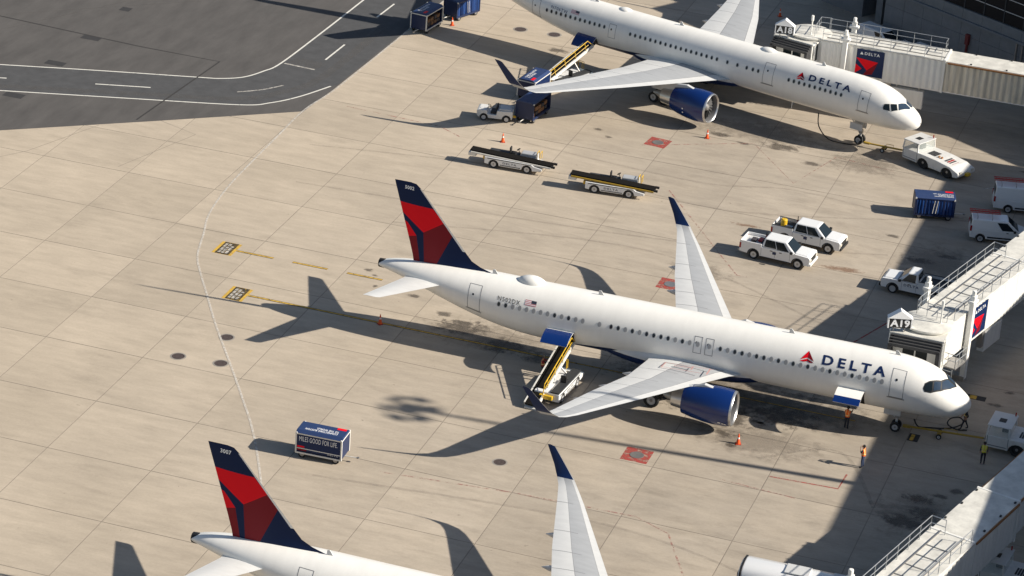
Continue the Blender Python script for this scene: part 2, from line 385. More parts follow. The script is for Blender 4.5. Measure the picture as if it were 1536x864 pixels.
stand_box(-59.75, 7.25, ([(-.9, -.5), (-.4, .05), (.15, .5), (.6, .9)], [(-.9, -.6), (-.5, -.1), (.0, .3), (.45, .9)], [(-.9, -.4), (-.3, .2), (.3, .55)]), True); stand_box(-55.75, 0.0, ([(-.9, -.6), (-.5, -.1), (.0, .4), (.5, .85)], [(-.9, -.4), (-.3, .1), (.2, .8)], [(-.9, -.5), (-.35, .1), (.3, .5)]), False)
def lead(x0, x1, y, wd=.30):
    ribbon([(x0, y), (x1, y)], wd, .008, 'paint_black', 'lead_in_line'); ribbon([(x0, y), (x1, y)], wd*.55, .012, 'paint_yellow', 'lead_in_line')
for a in ((-58.9, -55.8, 7.2), (-54.2, -51.3, 7.2), (-49.7, -46.8, 7.25)): lead(*a)
lead(-54.9, -29.5, .1); lead(-29.5, -8, .1, .2)
for a, mm in (([(-31.6, 34.6), (-22.1, 20.6), (-21.3, 20.7)], 'paint_red_faint'), ([(-36.5, 43.2), (-27.8, 48.2), (-22.5, 41.0), (-20.5, 48.5), (-15.3, 47.7)], 'paint_red_faint'),
              ([(-36, -21.6), (-27, -20.5), (-18.4, -20.1), (-15.8, -21.4), (-13.4, -26.3), (-12, -31)], 'paint_red_faint'), ([(-11.6, -10.7), (-6.85, -10.4), (-6.75, -8.1)], 'paint_red'),
              ([(-51.2, 37.6), (-53.5, 39.0), (-62.4, 39.6)], 'paint_red_faint'), ([(-12.6, 8.2), (-8.6, 19.5)], 'paint_red'), ([(-14.6, -12.6), (-9, -13)], 'paint_red_faint'), ([(-7.5, 47.4), (-3.6, 51)], 'paint_white_worn')):
    ribbon(a, .13, .008, mm, 'safety_line')
# older joint scars near the taxiway edge
for a in ([(-82.3, 17.7), (-79.5, 25.6)], [(-74.2, 18.2), (-71.4, 27.5), (-75.3, 29)], [(-87.5, 9.9), (-82.3, 17.7)]): ribbon(a, .06, .004, 'joint', 'joint_scar')
# tyre tracks and stains
for a in ([(-62, 30), (-40, 34), (-25, 33), (-5, 41)], [(-46, 39), (-30, 37.5), (-22, 39.6), (-12, 38)], [(-60, 22), (-30, 24.5), (-12, 30)], [(-40, -24), (-20, -22), (-8, -25)], [(-50, 18), (-30, 22), (-14, 15)], [(-13, -8.5), (-8, -5), (-4, -12)]):
    ribbon(a, .28, .0035, 'tyre_mark', 'tyre_track', smooth=True)
def stain(x, y, rx, ry, m='stain', rz=0):
    n = 20; bb = MB(); bb.poly([(x+rx*math.cos(a)*math.cos(rz)-ry*math.sin(a)*math.sin(rz), y+rx*math.cos(a)*math.sin(rz)+ry*math.sin(a)*math.cos(rz)) for a in [2*math.pi*k/n for k in range(n)]], .0025+.0001*(int(x*7) % 9), m)
    bb.build('oil_stain', apron, fix=False)
for s in ((-38.5, 2.2, 2.6, 1.5), (-34.6, .6, 2.4, 1.6), (-40.5, 3.6, .9, .6), (-43.6, 5.6, .7, .4), (-31.5, -.4, 2.2, 1.2), (-20.3, -1.8, 3.5, 2.2), (-16.5, -3.2, 2.6, 1.8), (-13.0, -1.6, 3, 2), (-16.0, -5.9, 1.3, .7), (-15.3, -7.4, .5, .4),
          (-25.4, 48.5, 2.2, 1.0), (-31.2, 48.8, 1.4, .7), (-28.6, 47.8, .8, .4), (-22.2, 46.0, 1, .6), (-40.9, 44.9, .7, .4), (-39.6, 43.6, .5, .4), (-9.5, 30.2, 1.9, .7), (-7.4, 31.8, 1.2, .5), (-8.2, 27.4, 1, .6), (-9.8, 26.3, .9, .6), (-5.2, 28.5, .8, .5), (-12.5, 34, .9, .4),
          (-1.4, -9.4, 1.3, .8), (-.2, -8.4, .9, .5), (.8, -7.3, .8, .6), (-.6, -11.3, 1.6, 1.0), (-1.6, -13.0, 1.8, 1.2), (.3, -14.9, .7, .5), (-.6, -17.0, 1.0, .7), (2.0, -11, .9, .5), (.6, -19.4, .8, .6), (-3.4, 7.6, 1.2, .6), (1.0, 7.1, .8, .4), (1.5, 9.6, .6, .4), (-48.4, 8.5, .5, .4), (-47.6, 7.8, .35, .3), (-46.9, 5.9, .3, .4), (-50, 62, 1.4, .8), (-44, 59, 1.2, .8), (-10.2, 49, 1.2, .6), (-7.3, 51.4, 1, .5), (-4.5, 53, .9, .5)): stain(*s)
for s in ((-17.5, .5, 10, 4.5), (-12, 0, 7, 3.5), (-22, 1, 6, 3), (-36, 1.5, 7, 3), (-14, -6, 6, 3), (-28, 51, 9, 3), (-1, -12, 4, 4), (-8, 30, 4, 5), (-18, 48, 4, 3), (-25, 20, 3, 2)): stain(*s, 'stain_soft')
stain(-14.8, 25.6, 2.6, .5, 'stain_rust', .2); stain(-24, 30.5, 1.5, .4, 'stain_rust')

def manhole(x, y, r=.62):
    b = MB(); b.lathe([(0, r*1.28), (.006, r*1.28), (.006, r*1.05)], (x, y, .002), (0, 0, 1), 'iron_ring', 32); ring = b.build('manhole_ring', apron)
    b = MB(); b.lathe([(0, r), (.012, r), (.014, r*.94), (.012, r*.93), (.012, r*.7), (.016, r*.69), (.016, r*.3), (.012, r*.29), (.012, .01)], (x, y, .002), (0, 0, 1), 'iron', 32)
    for k in range(6):
        a = k*math.pi/3; b.box(x+r*.5*math.cos(a)-.06, x+r*.5*math.cos(a)+.06, y+r*.5*math.sin(a)-.06, y+r*.5*math.sin(a)+.06, .012, .022, 'iron')
    b.build('manhole_cover', ring)
for x, y, r in ((-55.4, -11.6, .46), (-53.5, -7.2, .46), (-52.2, -11.3, .46), (-29.1, -16.8, .42), (-55.0, 65.6, .55), (-51.7, 65.8, .55), (-48.8, 64.6, .3)): manhole(x, y, r)
def fuel_pit(x, y, rz):
    c, s = math.cos(rz), math.sin(rz); P = lambda u, v: (x+c*u-s*v, y+s*u+c*v)
    sq = sheet([P(-.95, -1), P(.95, -1), P(.95, 1), P(-.95, 1)], .006, 'paint_red', 'fuel_pit_square')
    b = MB(); b.lathe([(0, .5), (.02, .5), (.024, .42), (.02, .40), (.02, .02)], (x, y, .006), (0, 0, 1), 'metal_dull', 24); b.build('fuel_pit_lid', sq)
fuel_pit(-35.4, 44.4, -.1); fuel_pit(-20.8, -11.7, 0); fuel_pit(-26.4, 16.6, 0)
for x, y, a, b_ in ((-.7, 7.7, .75, .38), (-3.6, -.6, .38, .6)):
    sheet([(x-a, y-b_), (x+a, y-b_), (x+a, y+b_), (x-a, y+b_)], .006, 'patch_dark', 'stop_mark'); sheet([(x-a*.6, y-b_*.8), (x+a*.1, y-b_*.8), (x+a*.1, y+b_*.8), (x-a*.6, y+b_*.8)], .010, 'paint_yellow', 'stop_mark')
for x, y in ((-18.3, 51.2), (-16.2, 51.6)): sheet([(x-.9, y-1.3), (x+.9, y-1.3), (x+.9, y+1.3), (x-.9, y+1.3)], .004, 'tyre_mark', 'stop_mark')
# ------------------------------------------------------------------ airliners (local frame: nose at origin, x = -station, starboard = -y)
def ring_pts(fs, s, n=44):
    zt, zb, hw = fs(s); zc, hz = (zt+zb)/2, (zt-zb)/2
    return [(-s, hw*math.cos(2*math.pi*j/n), zc+hz*math.sin(2*math.pi*j/n)) for j in range(n)]
def airliner(K):
    tb = K['fus']; xs = [r[0] for r in tb]
    def fs(s): return tuple(pchip(xs, [r[k] for r in tb], s) for k in (1, 2, 3))
    def surf(s, th, off=0):            # starboard point at station s, angle th above the widest line
        zt, zb, hw = fs(s); zc, hz = (zt+zb)/2, (zt-zb)/2; n = Vector((0, -math.cos(th)/hw, math.sin(th)/hz)).normalized()
        return Vector((-s, -hw*math.cos(th), zc+hz*math.sin(th)))+n*off
    def th_of(s, z):
        zt, zb, hw = fs(s); return math.asin(max(-1, min(1, (z-(zt+zb)/2)/((zt-zb)/2))))
    root = thing('airliner', K['label'], 'airliner', (K['pos'][0], K['pos'][1], 0), K['rz'], 'airliners parked at the gates')
    # fuselage with a dark blue belly
    L = K['len']; st = [0, .03, .08, .16, .28, .45, .65, .85, 1.05, 1.25, 1.45, 1.65, 1.85, 2.05, 2.25, 2.45, 2.7, 2.95, 3.2, 3.5, 4, 4.6, 5.3, 6.2, 7.5]
    s = 9.
    while s < L-16: st.append(s); s += 1.6
    s = L-15.5
    while s < L-.3: st.append(s); s += .62
    st.append(L)
    b = MB(); b.loft([ring_pts(fs, q) for q in st], 'white_paint', caps=False)
    bm = bmesh.new(); bv = [bm.verts.new(v) for v in b.v]; [bm.faces.new([bv[i] for i in f]) for f in b.f]
    bl = K['belly']                                  # polyline (station, z) below which the belly is blue
    for k in range(len(bl)-1):
        (s0, z0), (s1, z1) = bl[k], bl[k+1]; d = Vector((-(s1-s0), 0, z1-z0)); nrm = Vector((d.z, 0, -d.x))
        bmesh.ops.bisect_plane(bm, geom=bm.verts[:]+bm.edges[:]+bm.faces[:], plane_co=(-s0, 0, z0), plane_no=nrm)
    me = bpy.data.meshes.new('fuselage'); me.materials.append(M['white_paint']); me.materials.append(M['navy'])
    for f in bm.faces:
        c = f.calc_center_median(); f.smooth = True; sx = -c.x
        zl = pchip([q[0] for q in bl], [q[1] for q in bl], sx) if False else None
        for k in range(len(bl)-1):
            if bl[k][0] <= sx <= bl[k+1][0]: zl = bl[k][1]+(bl[k+1][1]-bl[k][1])*(sx-bl[k][0])/(bl[k+1][0]-bl[k][0])
        if zl is not None and c.z < zl: f.material_index = 1
    bmesh.ops.recalc_face_normals(bm, faces=bm.faces); bm.to_mesh(me); bm.free(); me.update()
    fu = bpy.data.objects.new('fuselage', me); C.objects.link(fu); fu.parent = root
    zt, zb, hw = fs(L); b = MB(); b.lathe([(-.5, hw*1.12), (0, hw*1.03), (.03, hw*.9), (-.15, hw*.6)], (-L, 0, (zt+zb)/2), (-1, 0, 0), 'dark', 24, caps=True)
    b.build('tail_exhaust', root)

    def decal(name, m, vs, fs_, s0, th0, R, parent=root, off=.012, vcut=.12):
        """flat (u,v) shape wrapped on the starboard side; u grows towards the nose"""
        vmax = max(v for _, v in vs); vmin = min(v for _, v in vs); cuts = []; v = vmin+vcut
        while v < vmax: cuts.append(((0, v), (0, 1))); v += vcut
        vs, fs_ = bisect_mesh(vs, fs_, cuts)
        bb = MB(); bb.add([surf(s0-u, th0+v/R, off) for u, v in vs], fs_, m); return bb.build(name, parent, fix=False)
    R = 2.0
    def letters(name, txt, s_left, s_right, z0, height, m, bold=.03, spacing=1.35, parent=root):
        vs, f_, wd = text2d(txt, bold, spacing); wl = s_left-s_right
        lab = list(range(len(vs)))                       # one object per letter
        def find(q):
            while lab[q] != q: q = lab[q]
            return q
        for f in f_:
            for q in f[1:]: lab[find(q)] = find(f[0])
        for r_ in sorted(set(find(f[0]) for f in f_)):
            ids = [q for q in range(len(vs)) if find(q) == r_]; mp = {q: n for n, q in enumerate(ids)}
            decal(name, m, [(vs[q][0]/wd*wl, vs[q][1]*height) for q in ids], [tuple(mp[q] for q in f) for f in f_ if find(f[0]) == r_], s_left, th_of(s_left, z0), R, parent)
    # windows
    wz = K['winz']; wh, ww = .165, .115
    def wmesh(shade):
        bb = MB(); o = [(ww*1.32*math.cos(a)*(1 if abs(math.cos(a)) < .8 else .97), wh*1.25*math.sin(a)) for a in [2*math.pi*k/12 for k in range(12)]]
        bb.add([(u, -.012, v) for u, v in o], [tuple(range(12))], 'window_frame'); bb.add([(u*.74, -.02, v*.76) for u, v in o], [tuple(range(12))], 'window_shade' if shade else 'window_dark')
        ob = bb.build('window', root, fix=False); me_ = ob.data; bpy.data.objects.remove(ob); return me_
    wm = (wmesh(False), wmesh(True)); rnd = random.Random(K['seed'])
    for s in K['windows']:
        th = th_of(s, wz); q = surf(s, th); zt, zb, hw = fs(s)
        o = bpy.data.objects.new('window', wm[1 if rnd.random() < K['shade'] else 0]); C.objects.link(o); o.parent = root; o.location = q
        n = Vector((0, -math.cos(th)/hw, math.sin(th)/((zt-zb)/2))).normalized(); o.rotation_euler = (-math.asin(n.z), 0, 0)
    pw = MB()
    for s in K['windows']:
        q = surf(s, th_of(s, wz), .012); pw.add([(q.x-ww, -q.y, q.z-wh), (q.x+ww, -q.y, q.z-wh), (q.x+ww, -q.y-.0+(-.04), q.z+wh), (q.x-ww, -q.y-.04, q.z+wh)], [(0, 1, 2, 3)], 'window_dark')
    pw.build('window_row', root, fix=False)
    # doors: thin outlines, a sill and a small window
    for (sa, sb, z0, z1, big) in K['doors']:
        fr = MB(); w_ = .035; t0, t1 = th_of(sa, z0), th_of(sa, z1); n = 10
        for (u0, u1, v0, v1) in ((sb, sb+w_, t0, t1), (sa-w_, sa, t0, t1), (sb, sa, t1-.018, t1), (sb, sa, t0, t0+.018)):
            k = n if v1-v0 > .1 else 1
            for i in range(k):
                va, vb = v0+(v1-v0)*i/k, v0+(v1-v0)*(i+1)/k
                fr.add([surf(u1, va, .008), surf(u0, va, .008), surf(u0, vb, .008), surf(u1, vb, .008)], [(0, 1, 2, 3)], 'seam')
        if big: fr.add([surf(sa+.12, t0-.035, .03), surf(sb-.12, t0-.035, .03), surf(sb-.12, t0+.01, .03), surf(sa+.12, t0+.01, .03)], [(0, 1, 2, 3)], 'metal_dull')
        d = fr.build('door', root, fix=False); tm = t0+(t1-t0)*.62; q = (sa+sb)/2+.1
        pn = MB(); pn.add([surf(q+.08*math.cos(a), tm+.05*math.sin(a), .012) for a in [2*math.pi*k/10 for k in range(10)]], [tuple(range(10))], 'window_dark'); pn.build('door_window', d, fix=False)
    # cockpit glazing: panes outlined by a dark surround
    for pane, m, off in K['cockpit']:
        for sg in ((-1, 1)):
            bb = MB(); cuts = [((q*.12, 0), (1, 0)) for q in range(6, 30)]+[((0, q*.1), (0, 1)) for q in range(1, 16)]
            tri = [tuple(range(len(pane)))]; v2, F = bisect_mesh(pane, tri, cuts); V = [surf(s, th, off) for s, th in v2]
            if sg > 0: V = [Vector((v.x, -v.y, v.z)) for v in V]
            bb.add(V, F, m, False); bb.build('windshield_surround' if m == 'dark' else 'cockpit_window', root)
    # lettering and emblem
    for a in K['text']: letters(*a)
    e = K['emblem']
    if e:
        s0, wE, hE, z0 = e; t0 = th_of(s0, z0)
        for pts, m in (([(.04, .16), (.5, 1), (.5, .40)], 'red_fin'), ([(.5, 1), (.97, .16), (.5, .40)], 'dark_red'), ([(0, .03), (.5, .31), (.5, .10), (.30, 0)], 'red_fin'), ([(.5, .31), (1.0, .03), (.72, 0), (.5, .10)], 'dark_red')):
            decal('emblem', m, [(u*wE, v*hE) for u, v in pts], [tuple(range(len(pts)))], s0, t0, R)
        s0, z0, wE, hE = K['flag']; t0 = th_of(s0, z0)
        for k in range(7): decal('flag_stripe', 'flag_red' if k % 2 == 0 else 'flag_white', [(0, hE*k/7), (wE, hE*k/7), (wE, hE*(k+1)/7), (0, hE*(k+1)/7)], [(0, 1, 2, 3)], s0, t0, R)
        decal('flag_canton', 'flag_blue', [(wE*.55, hE*.45), (wE, hE*.45), (wE, hE), (wE*.55, hE)], [(0, 1, 2, 3)], s0, t0, R, off=.016)
    # wings
    fr_ = [0, .015, .05, .10, .16, .169, .28, .42, .58, .60, .610, .72, .86, 1.]
    cm = ['wing_white']*4+['wing_seam']+['wing_grey']*4+['wing_seam']+['wing_white']*3
    def foil(c): return 5*c*(.2969*math.sqrt(max(c, 0))-.126*c-.3516*c*c+.2843*c**3-.1015*c**4)
    def wing_mesh(secs, name, sg, plain=None, tip=None):
        bb = MB(); rings = []; bands = set()
        if not plain:
            out = []
            for k in range(len(secs)):
                out.append(secs[k])
                if k+1 < len(secs):
                    for yb in K['seams']:
                        if secs[k][0] < yb < secs[k+1][0]-.06:
                            for e_ in (0, .05):
                                t_ = (yb+e_-secs[k][0])/(secs[k+1][0]-secs[k][0]); out.append(tuple(secs[k][q]+(secs[k+1][q]-secs[k][q])*t_ for q in range(6)))
                            bands.add(len(out)-2)
            tip = None if tip is None else out.index(secs[tip]); secs = out
        for (y, z, le, te, tk, cant) in secs:
            ch = te-le; up_ = Vector((0, -math.sin(cant), math.cos(cant))); P = []
            for c in fr_: P.append(Vector((-(le+ch*c), y, z))+up_*(foil(c)*ch*tk+.012*ch*math.sin(math.pi*c)))
            for c in fr_[-2:0:-1]: P.append(Vector((-(le+ch*c), y, z))-up_*(foil(c)*ch*tk*.75-.012*ch*math.sin(math.pi*c)))
            rings.append([Vector((q.x, q.y*sg, q.z)) for q in P])
        n = len(rings[0]); o = [q for r in rings for q in r]; bb.v = [tuple(q) for q in o]
        for i in range(len(rings)-1):
            nav = tip is not None and i >= tip
            for j in range(n):
                m = (cm[j] if j < len(cm) else 'wing_grey') if not plain else plain
                if i in bands and 7 <= j <= 12: m = 'wing_seam'
                if nav: m = 'navy' if not (j < 2 or j >= n-2) else 'wing_white'
                bb.f.append([i*n+j, i*n+(j+1) % n, (i+1)*n+(j+1) % n, (i+1)*n+j]); bb.m.append(bb.mi(m)); bb.sm.append(True)
        bb.f.append([(len(rings)-1)*n+j for j in range(n)]); bb.m.append(bb.mi('navy' if tip is not None else 'wing_white')); bb.sm.append(False)
        return bb.build(name, root, sharp=40)
    for sg in (-1, 1):
        W = wing_mesh(K['wing'], 'wing', sg, None, K['tip_from'])
        for (y, tipst, zf) in K['fairings']:
            bb = MB(); Lf = 2.7; rr = [.02, .14, .21, .24, .22, .15, .02]; bb.loft([[(-(tipst-Lf+Lf*k/6), sg*y+r*.8*math.cos(a), zf-.12-.04*k/6+r*1.2*math.sin(a)) for a in [2*math.pi*q/10 for q in range(10)]] for k, r in enumerate(rr)], 'wing_white', caps=True); bb.build('flap_fairing', W)
        # engine
        y, zc, s0, Ln, Rm, ex = K['engine']; c = (-s0, sg*y, zc)
        bb = MB(); bb.lathe([(.75, .86*Rm), (.35, .85*Rm), (.12, .875*Rm)], c, (-1, 0, 0), 'nacelle_inner', 36); bb.lathe([(.12, .875*Rm), (.02, .92*Rm), (0, .94*Rm), (.06, .985*Rm), (.16, 1.0*Rm)], c, (-1, 0, 0), 'metal', 36); en = bb.build('engine', root)
        bb = MB(); bb.lathe([(.16, 1.001*Rm), (.6, 1.05*Rm), (1.3, 1.07*Rm), (2.1, 1.03*Rm), (Ln*.8, .93*Rm), (Ln, .80*Rm), (Ln-.05, .74*Rm), (Ln*.7, .74*Rm)], c, (-1, 0, 0), 'royal', 40); cw_ = bb.build('engine_cowl', root)
        bb = MB(); bb.lathe([(Ln*.65, .74*Rm), (Ln, .60*Rm), (Ln+ex*.55, .52*Rm), (Ln+ex*.56, .44*Rm), (Ln+ex*.3, .40*Rm)], c, (-1, 0, 0), 'metal', 28); bb.lathe([(Ln+ex*.2, .36*Rm), (Ln+ex*.6, .30*Rm), (Ln+ex, .08*Rm), (Ln+ex*1.05, .01)], c, (-1, 0, 0), 'metal_dull', 20); bb.build('engine_exhaust', root)
        bb = MB(); bb.lathe([(.60, .01), (.60, .86*Rm)], c, (-1, 0, 0), 'dark', 32); bb.lathe([(.30, .02), (.35, .16*Rm), (.6, .28*Rm)], c, (-1, 0, 0), 'metal_dull', 16)
        for k in range(22):
            a = 2*math.pi*k/22; a2 = a+.17; q0 = Vector((c[0]-.50, c[1]+.25*Rm*math.cos(a), zc+.25*Rm*math.sin(a))); q1 = Vector((c[0]-.47, c[1]+.84*Rm*math.cos(a), zc+.84*Rm*math.sin(a))); q2 = Vector((c[0]-.57, c[1]+.84*Rm*math.cos(a2), zc+.84*Rm*math.sin(a2))); q3 = Vector((c[0]-.57, c[1]+.25*Rm*math.cos(a2), zc+.25*Rm*math.sin(a2)))
            bb.add([q0, q1, q2, q3], [(0, 1, 2, 3)], 'bellows')
        bb.build('fan', en)
        pl = K['pylon']; bb = MB(); T = [(-(s0+pl[0]), zc+Rm*.92), (-(s0+pl[0]+1.3), zc+Rm*1.16), (-(s0+pl[1]), pl[2]), (-(s0+pl[1]+2.2), pl[2]-.25), (-(s0+Ln+ex*.6), zc+.35*Rm), (-(s0+Ln*.7), zc+.6*Rm)]
        bb.prof(T, sg*y-.17, sg*y+.17, 'white_grey'); bb.build('engine_pylon', root, bevel=.05)
        if sg < 0:
            for u0, u1, v in K['enginemark']:
                bb = MB(); rr = Rm*1.062; bb.add([(-s0-u, -y-rr*math.cos(q), zc+rr*math.sin(q)) for u, q in ((u0, v), (u1, v), (u1, v+.09), (u0, v+.09))], [(0, 1, 2, 3)], 'letter_white'); bb.build('engine_mark', cw_, fix=False)
        # main gear
        y, s0, wheels, r = K['main_gear']; bb = MB(); bb.tube([(-s0, sg*y, r), (-s0+.05, sg*(y-.1), 3.0)], .14, 'white_grey', 10); bb.tube([(-s0, sg*(y-.05), 1.0), (-s0, sg*(y-1.5), 2.6)], .07, 'white_grey', 8)
        bb.tube([(-s0+.25, sg*y, .7), (-s0+.12, sg*y, 2.3)], .05, 'metal', 8)
        bb.tube([(-s0, sg*y-.45, r), (-s0, sg*y+.45, r)], .1, 'metal_dull', 8)
        gr = bb.build('main_gear', root)
        for dx in wheels:
            for dy in (-.43, .43):
                wheel(gr, (-s0+dx, sg*y+dy, r), r, .36)
        bb = MB(); bb.box(-s0-.8, -s0+.8, sg*(y+.52)-.03, sg*(y+.52)+.03, 1.35, 2.7, 'white_grey'); bb.build('gear_door', root)
    ns, r = K['nose_gear']; bb = MB(); bb.tube([(-ns, 0, r), (-ns+.1, 0, 2.3)], .09, 'white_grey', 10); bb.tube([(-ns+.05, 0, .8), (-ns-.9, 0, 2.0)], .05, 'white_grey', 8); bb.tube([(-ns, -.3, r), (-ns, .3, r)], .07, 'metal_dull', 8); bb.box(-ns-.12, -ns+.2, -.12, .12, 1.0, 1.35, 'metal_dull'); ng = bb.build('nose_gear', root)
    for dy in (-.25, .25): wheel(ng, (-ns, dy, r), r, .22)
    for dy in (-.42, .42): bb = MB(); bb.box(-ns-.9, -ns+.3, dy-.02, dy+.02, 1.35, 1.95, 'white_grey'); bb.build('gear_door', root)
    # belly fairing
    f0, f1, fz0, fz1, fw_ = K['fairing']; bb = MB(); n = 24; rings = []
    for k in range(17):
        t = k/16; e_ = max(.02, math.sin(math.pi*min(1, max(0, t)))**.42); s = f0+(f1-f0)*t
        rings.append([(-s, fw_*e_*(abs(math.cos(a))**.75)*(1 if math.cos(a) > 0 else -1), (fz0+fz1)/2+(fz1-fz0)/2*e_*(abs(math.sin(a))**.8)*(1 if math.sin(a) > 0 else -1)) for a in [2*math.pi*q/n for q in range(n)]])
    bb.loft(rings, 'wing_white'); bb2 = bb
    fo = bb2.build('wing_fairing', root)
    fo.data.materials.append(M['navy'])
    for p_ in fo.data.polygons:
        if p_.center.z < fz0+(fz1-fz0)*.5: p_.material_index = len(fo.data.materials)-1
    # tailplane
    for sg in (-1, 1): wing_mesh(K['stab'], 'tailplane', sg, 'wing_white')
    # fin with painted panels
    O = K['fin']; cuts = []
    for poly, m in K['fin_paint']:
        for k in range(len(poly)):
            (a, bq), (c, d) = poly[k], poly[(k+1) % len(poly)]; ln = math.hypot(c-a, d-bq); cuts.append(((a, bq), ((d-bq)/ln, -(c-a)/ln)))
    zs = sorted(set([O['z'][0], O['z'][-1]]+[O['z'][0]+(O['z'][-1]-O['z'][0])*k/10 for k in range(11)]+list(O['z'])))
    le = lambda z: pchip(O['z'], O['le'], z) if O.get('smooth') else lin(O['z'], O['le'], z)
    te = lambda z: lin(O['z'], O['te'], z); cf = [0, .003, .009, .02, .045, .08, .14, .26, .42, .6, .8, 1]
    vs = [(le(z)+(te(z)-le(z))*c, z) for z in zs for c in cf]; n = len(cf)
    f_ = [(i*n+j, i*n+j+1, (i+1)*n+j+1, (i+1)*n+j) for i in range(len(zs)-1) for j in range(n-1)]
    vs, f_ = bisect_mesh(vs, f_, cuts); bb = MB()
    def fm(p):
        c = (p[0]-le(p[1]))/max(.01, te(p[1])-le(p[1]))
        if c < O['white_le'] and O['zw'][0] < p[1] < O['zw'][1]: return 'white_paint'
        for poly, m in K['fin_paint']:
            if inside(p, poly): return m
        return 'navy_fin'
    for sg in (-1, 1):
        V = []
        for s, z in vs:
            cl = te(z)-le(z); c = min(1, max(0, (s-le(z))/max(.01, cl))); V.append((-s, sg*(foil(c)*cl*O['tk']*min(1, max(.0, (O['z'][-1]-z)/.25+.25))+.004), z))
        o = len(bb.v); bb.v += V
        for f in f_:
            c = (sum(vs[i][0] for i in f)/len(f), sum(vs[i][1] for i in f)/len(f)); bb.f.append([i+o for i in f]); bb.m.append(bb.mi(fm(c))); bb.sm.append(True)
    fin = bb.build('tail_fin', root, sharp=30)
    if not K['fin_number']: K['fin_number'] = (0, 0, '')
    s_, z_, txt = K['fin_number']
    if txt:
        vs, f2, wd = text2d(txt, .03, 1.1); bb = MB(); hh = .28; V = []
        for u, v in vs:
            s = s_-.12-u/wd*.70; z = z_+v*hh-u/wd*.04; cl = te(z)-le(z); c = (s-le(z))/cl; V.append((-s, -(foil(c)*cl*O['tk']+.02), z))
        bb.add(V, f2, 'letter_white'); bb.build('fin_number', fin, fix=False)
    for (s, r, hgt, ln) in K['domes']:
        bb = MB(); rings = []
        for k in range(9):
            t = k/8; e_ = math.sin(math.pi*t)**.6 if 0 < t < 1 else .03; rings.append([(-s+ln/2-ln*t, r*e_*math.cos(a), fs(s)[0]-.12+hgt*e_*math.sin(a)) for a in [math.pi*q/10 for q in range(11)]])
        bb.loft(rings, 'white_paint', caps=False, closed=False); bb.build('antenna_dome', root)
    for s in K['blades']: bb = MB(); bb.prof([(-s, fs(s)[0]-.05), (-s-.45, fs(s)[0]-.05), (-s-.42, fs(s)[0]+.32), (-s-.25, fs(s)[0]+.32)], -.03, .03, 'white_grey'); bb.build('antenna_blade', root)
    # open cargo doors; a near-black sheet on the skin paints the hold's shade
    for (sa, sb, t_h, t_l, ang, m_in, split) in K['cargo']:
        n = 9; H = surf((sa+sb)/2, t_h, .02); bb = MB(); bb.add([surf(q, t_h+(t_l-t_h)*k/n, .015) for k in range(n+1) for q in (sa, sb)], [(2*k, 2*k+1, 2*k+3, 2*k+2) for k in range(n)], 'dark'); bb.build('cargo_hold_shade', root)
        bb = MB(); ca, sa_ = math.cos(ang), math.sin(ang); rows = []
        for layer in (0, 1):
            for k in range(n+1):
                q = surf(sa, t_h+(t_l-t_h)*k/n, .02+.07*(1-layer)) ; dy, dz = q.y-H.y, q.z-H.z
                yy, zz = H.y+dy*ca+dz*sa_, H.z-dy*sa_+dz*ca
                rows += [(-sa, yy, zz), (-sb, yy, zz)]
        k0 = 2*(n+1)
        for k in range(n):
            m = 'white_paint' if k < split else 'royal'
            bb.add([rows[2*k], rows[2*k+1], rows[2*k+3], rows[2*k+2]], [(0, 1, 2, 3)], m); bb.add([rows[k0+2*k], rows[k0+2*k+1], rows[k0+2*k+3], rows[k0+2*k+2]], [(3, 2, 1, 0)], 'white_grey')
            for e_ in (0, 1): bb.add([rows[2*k+e_], rows[2*k+2+e_], rows[k0+2*k+2+e_], rows[k0+2*k+e_]], [(0, 1, 2, 3)], 'white_grey')
        bb.add([rows[2*n], rows[2*n+1], rows[k0+2*n+1], rows[k0+2*n]], [(0, 1, 2, 3)], 'white_grey')
        bb.build('cargo_door', root, fix=False)
    # wing walk marking on the starboard root
    if K.get('walk'):
        for (y0, y1, s0, s1) in K['walk']:
            bb = MB(); bb.add([(-s0, y0, K['walkz'](y0, s0)), (-s1, y0, K['walkz'](y0, s1)), (-s1, y1, K['walkz'](y1, s1)), (-s0, y1, K['walkz'](y1, s0))], [(0, 1, 2, 3)], 'walk_red'); bb.build('wing_walk_line', root)
    return root
def lin(xs, ys, x):
    if x <= xs[0]: return ys[0]
    for i in range(len(xs)-1):
        if x <= xs[i+1]: return ys[i]+(ys[i+1]-ys[i])*(x-xs[i])/(xs[i+1]-xs[i])
    return ys[-1]
def wheel(parent, c, r, wd, axis=(0, 1, 0), hub='rim', hr=.55):
    b = MB(); h = wd/2; b.lathe([(-h*.7, hr*r), (-h, r*.8), (-h*.75, r*.97), (0, r), (h*.75, r*.97), (h, r*.8), (h*.7, hr*r)], c, axis, 'rubber', 20)
    t = b.build('wheel', parent); b = MB(); b.lathe([(-h*.72, .01), (-h*.72, hr*r), (-h*.9, hr*r*1.03)], c, axis, hub, 16); b.lathe([(h*.72, .01), (h*.72, hr*r), (h*.9, hr*r*1.03)], c, axis, hub, 16)
    b.lathe([(-h*.72-.02, .01), (-h*.72-.02, hr*r*.35), (-h*.72, hr*r*.4)], c, axis, 'metal_dull', 10)
    if t.parent and t.parent.parent: pass
    b.mats; b.build('rim', parent if (t.parent and t.parent.parent) else t); return t

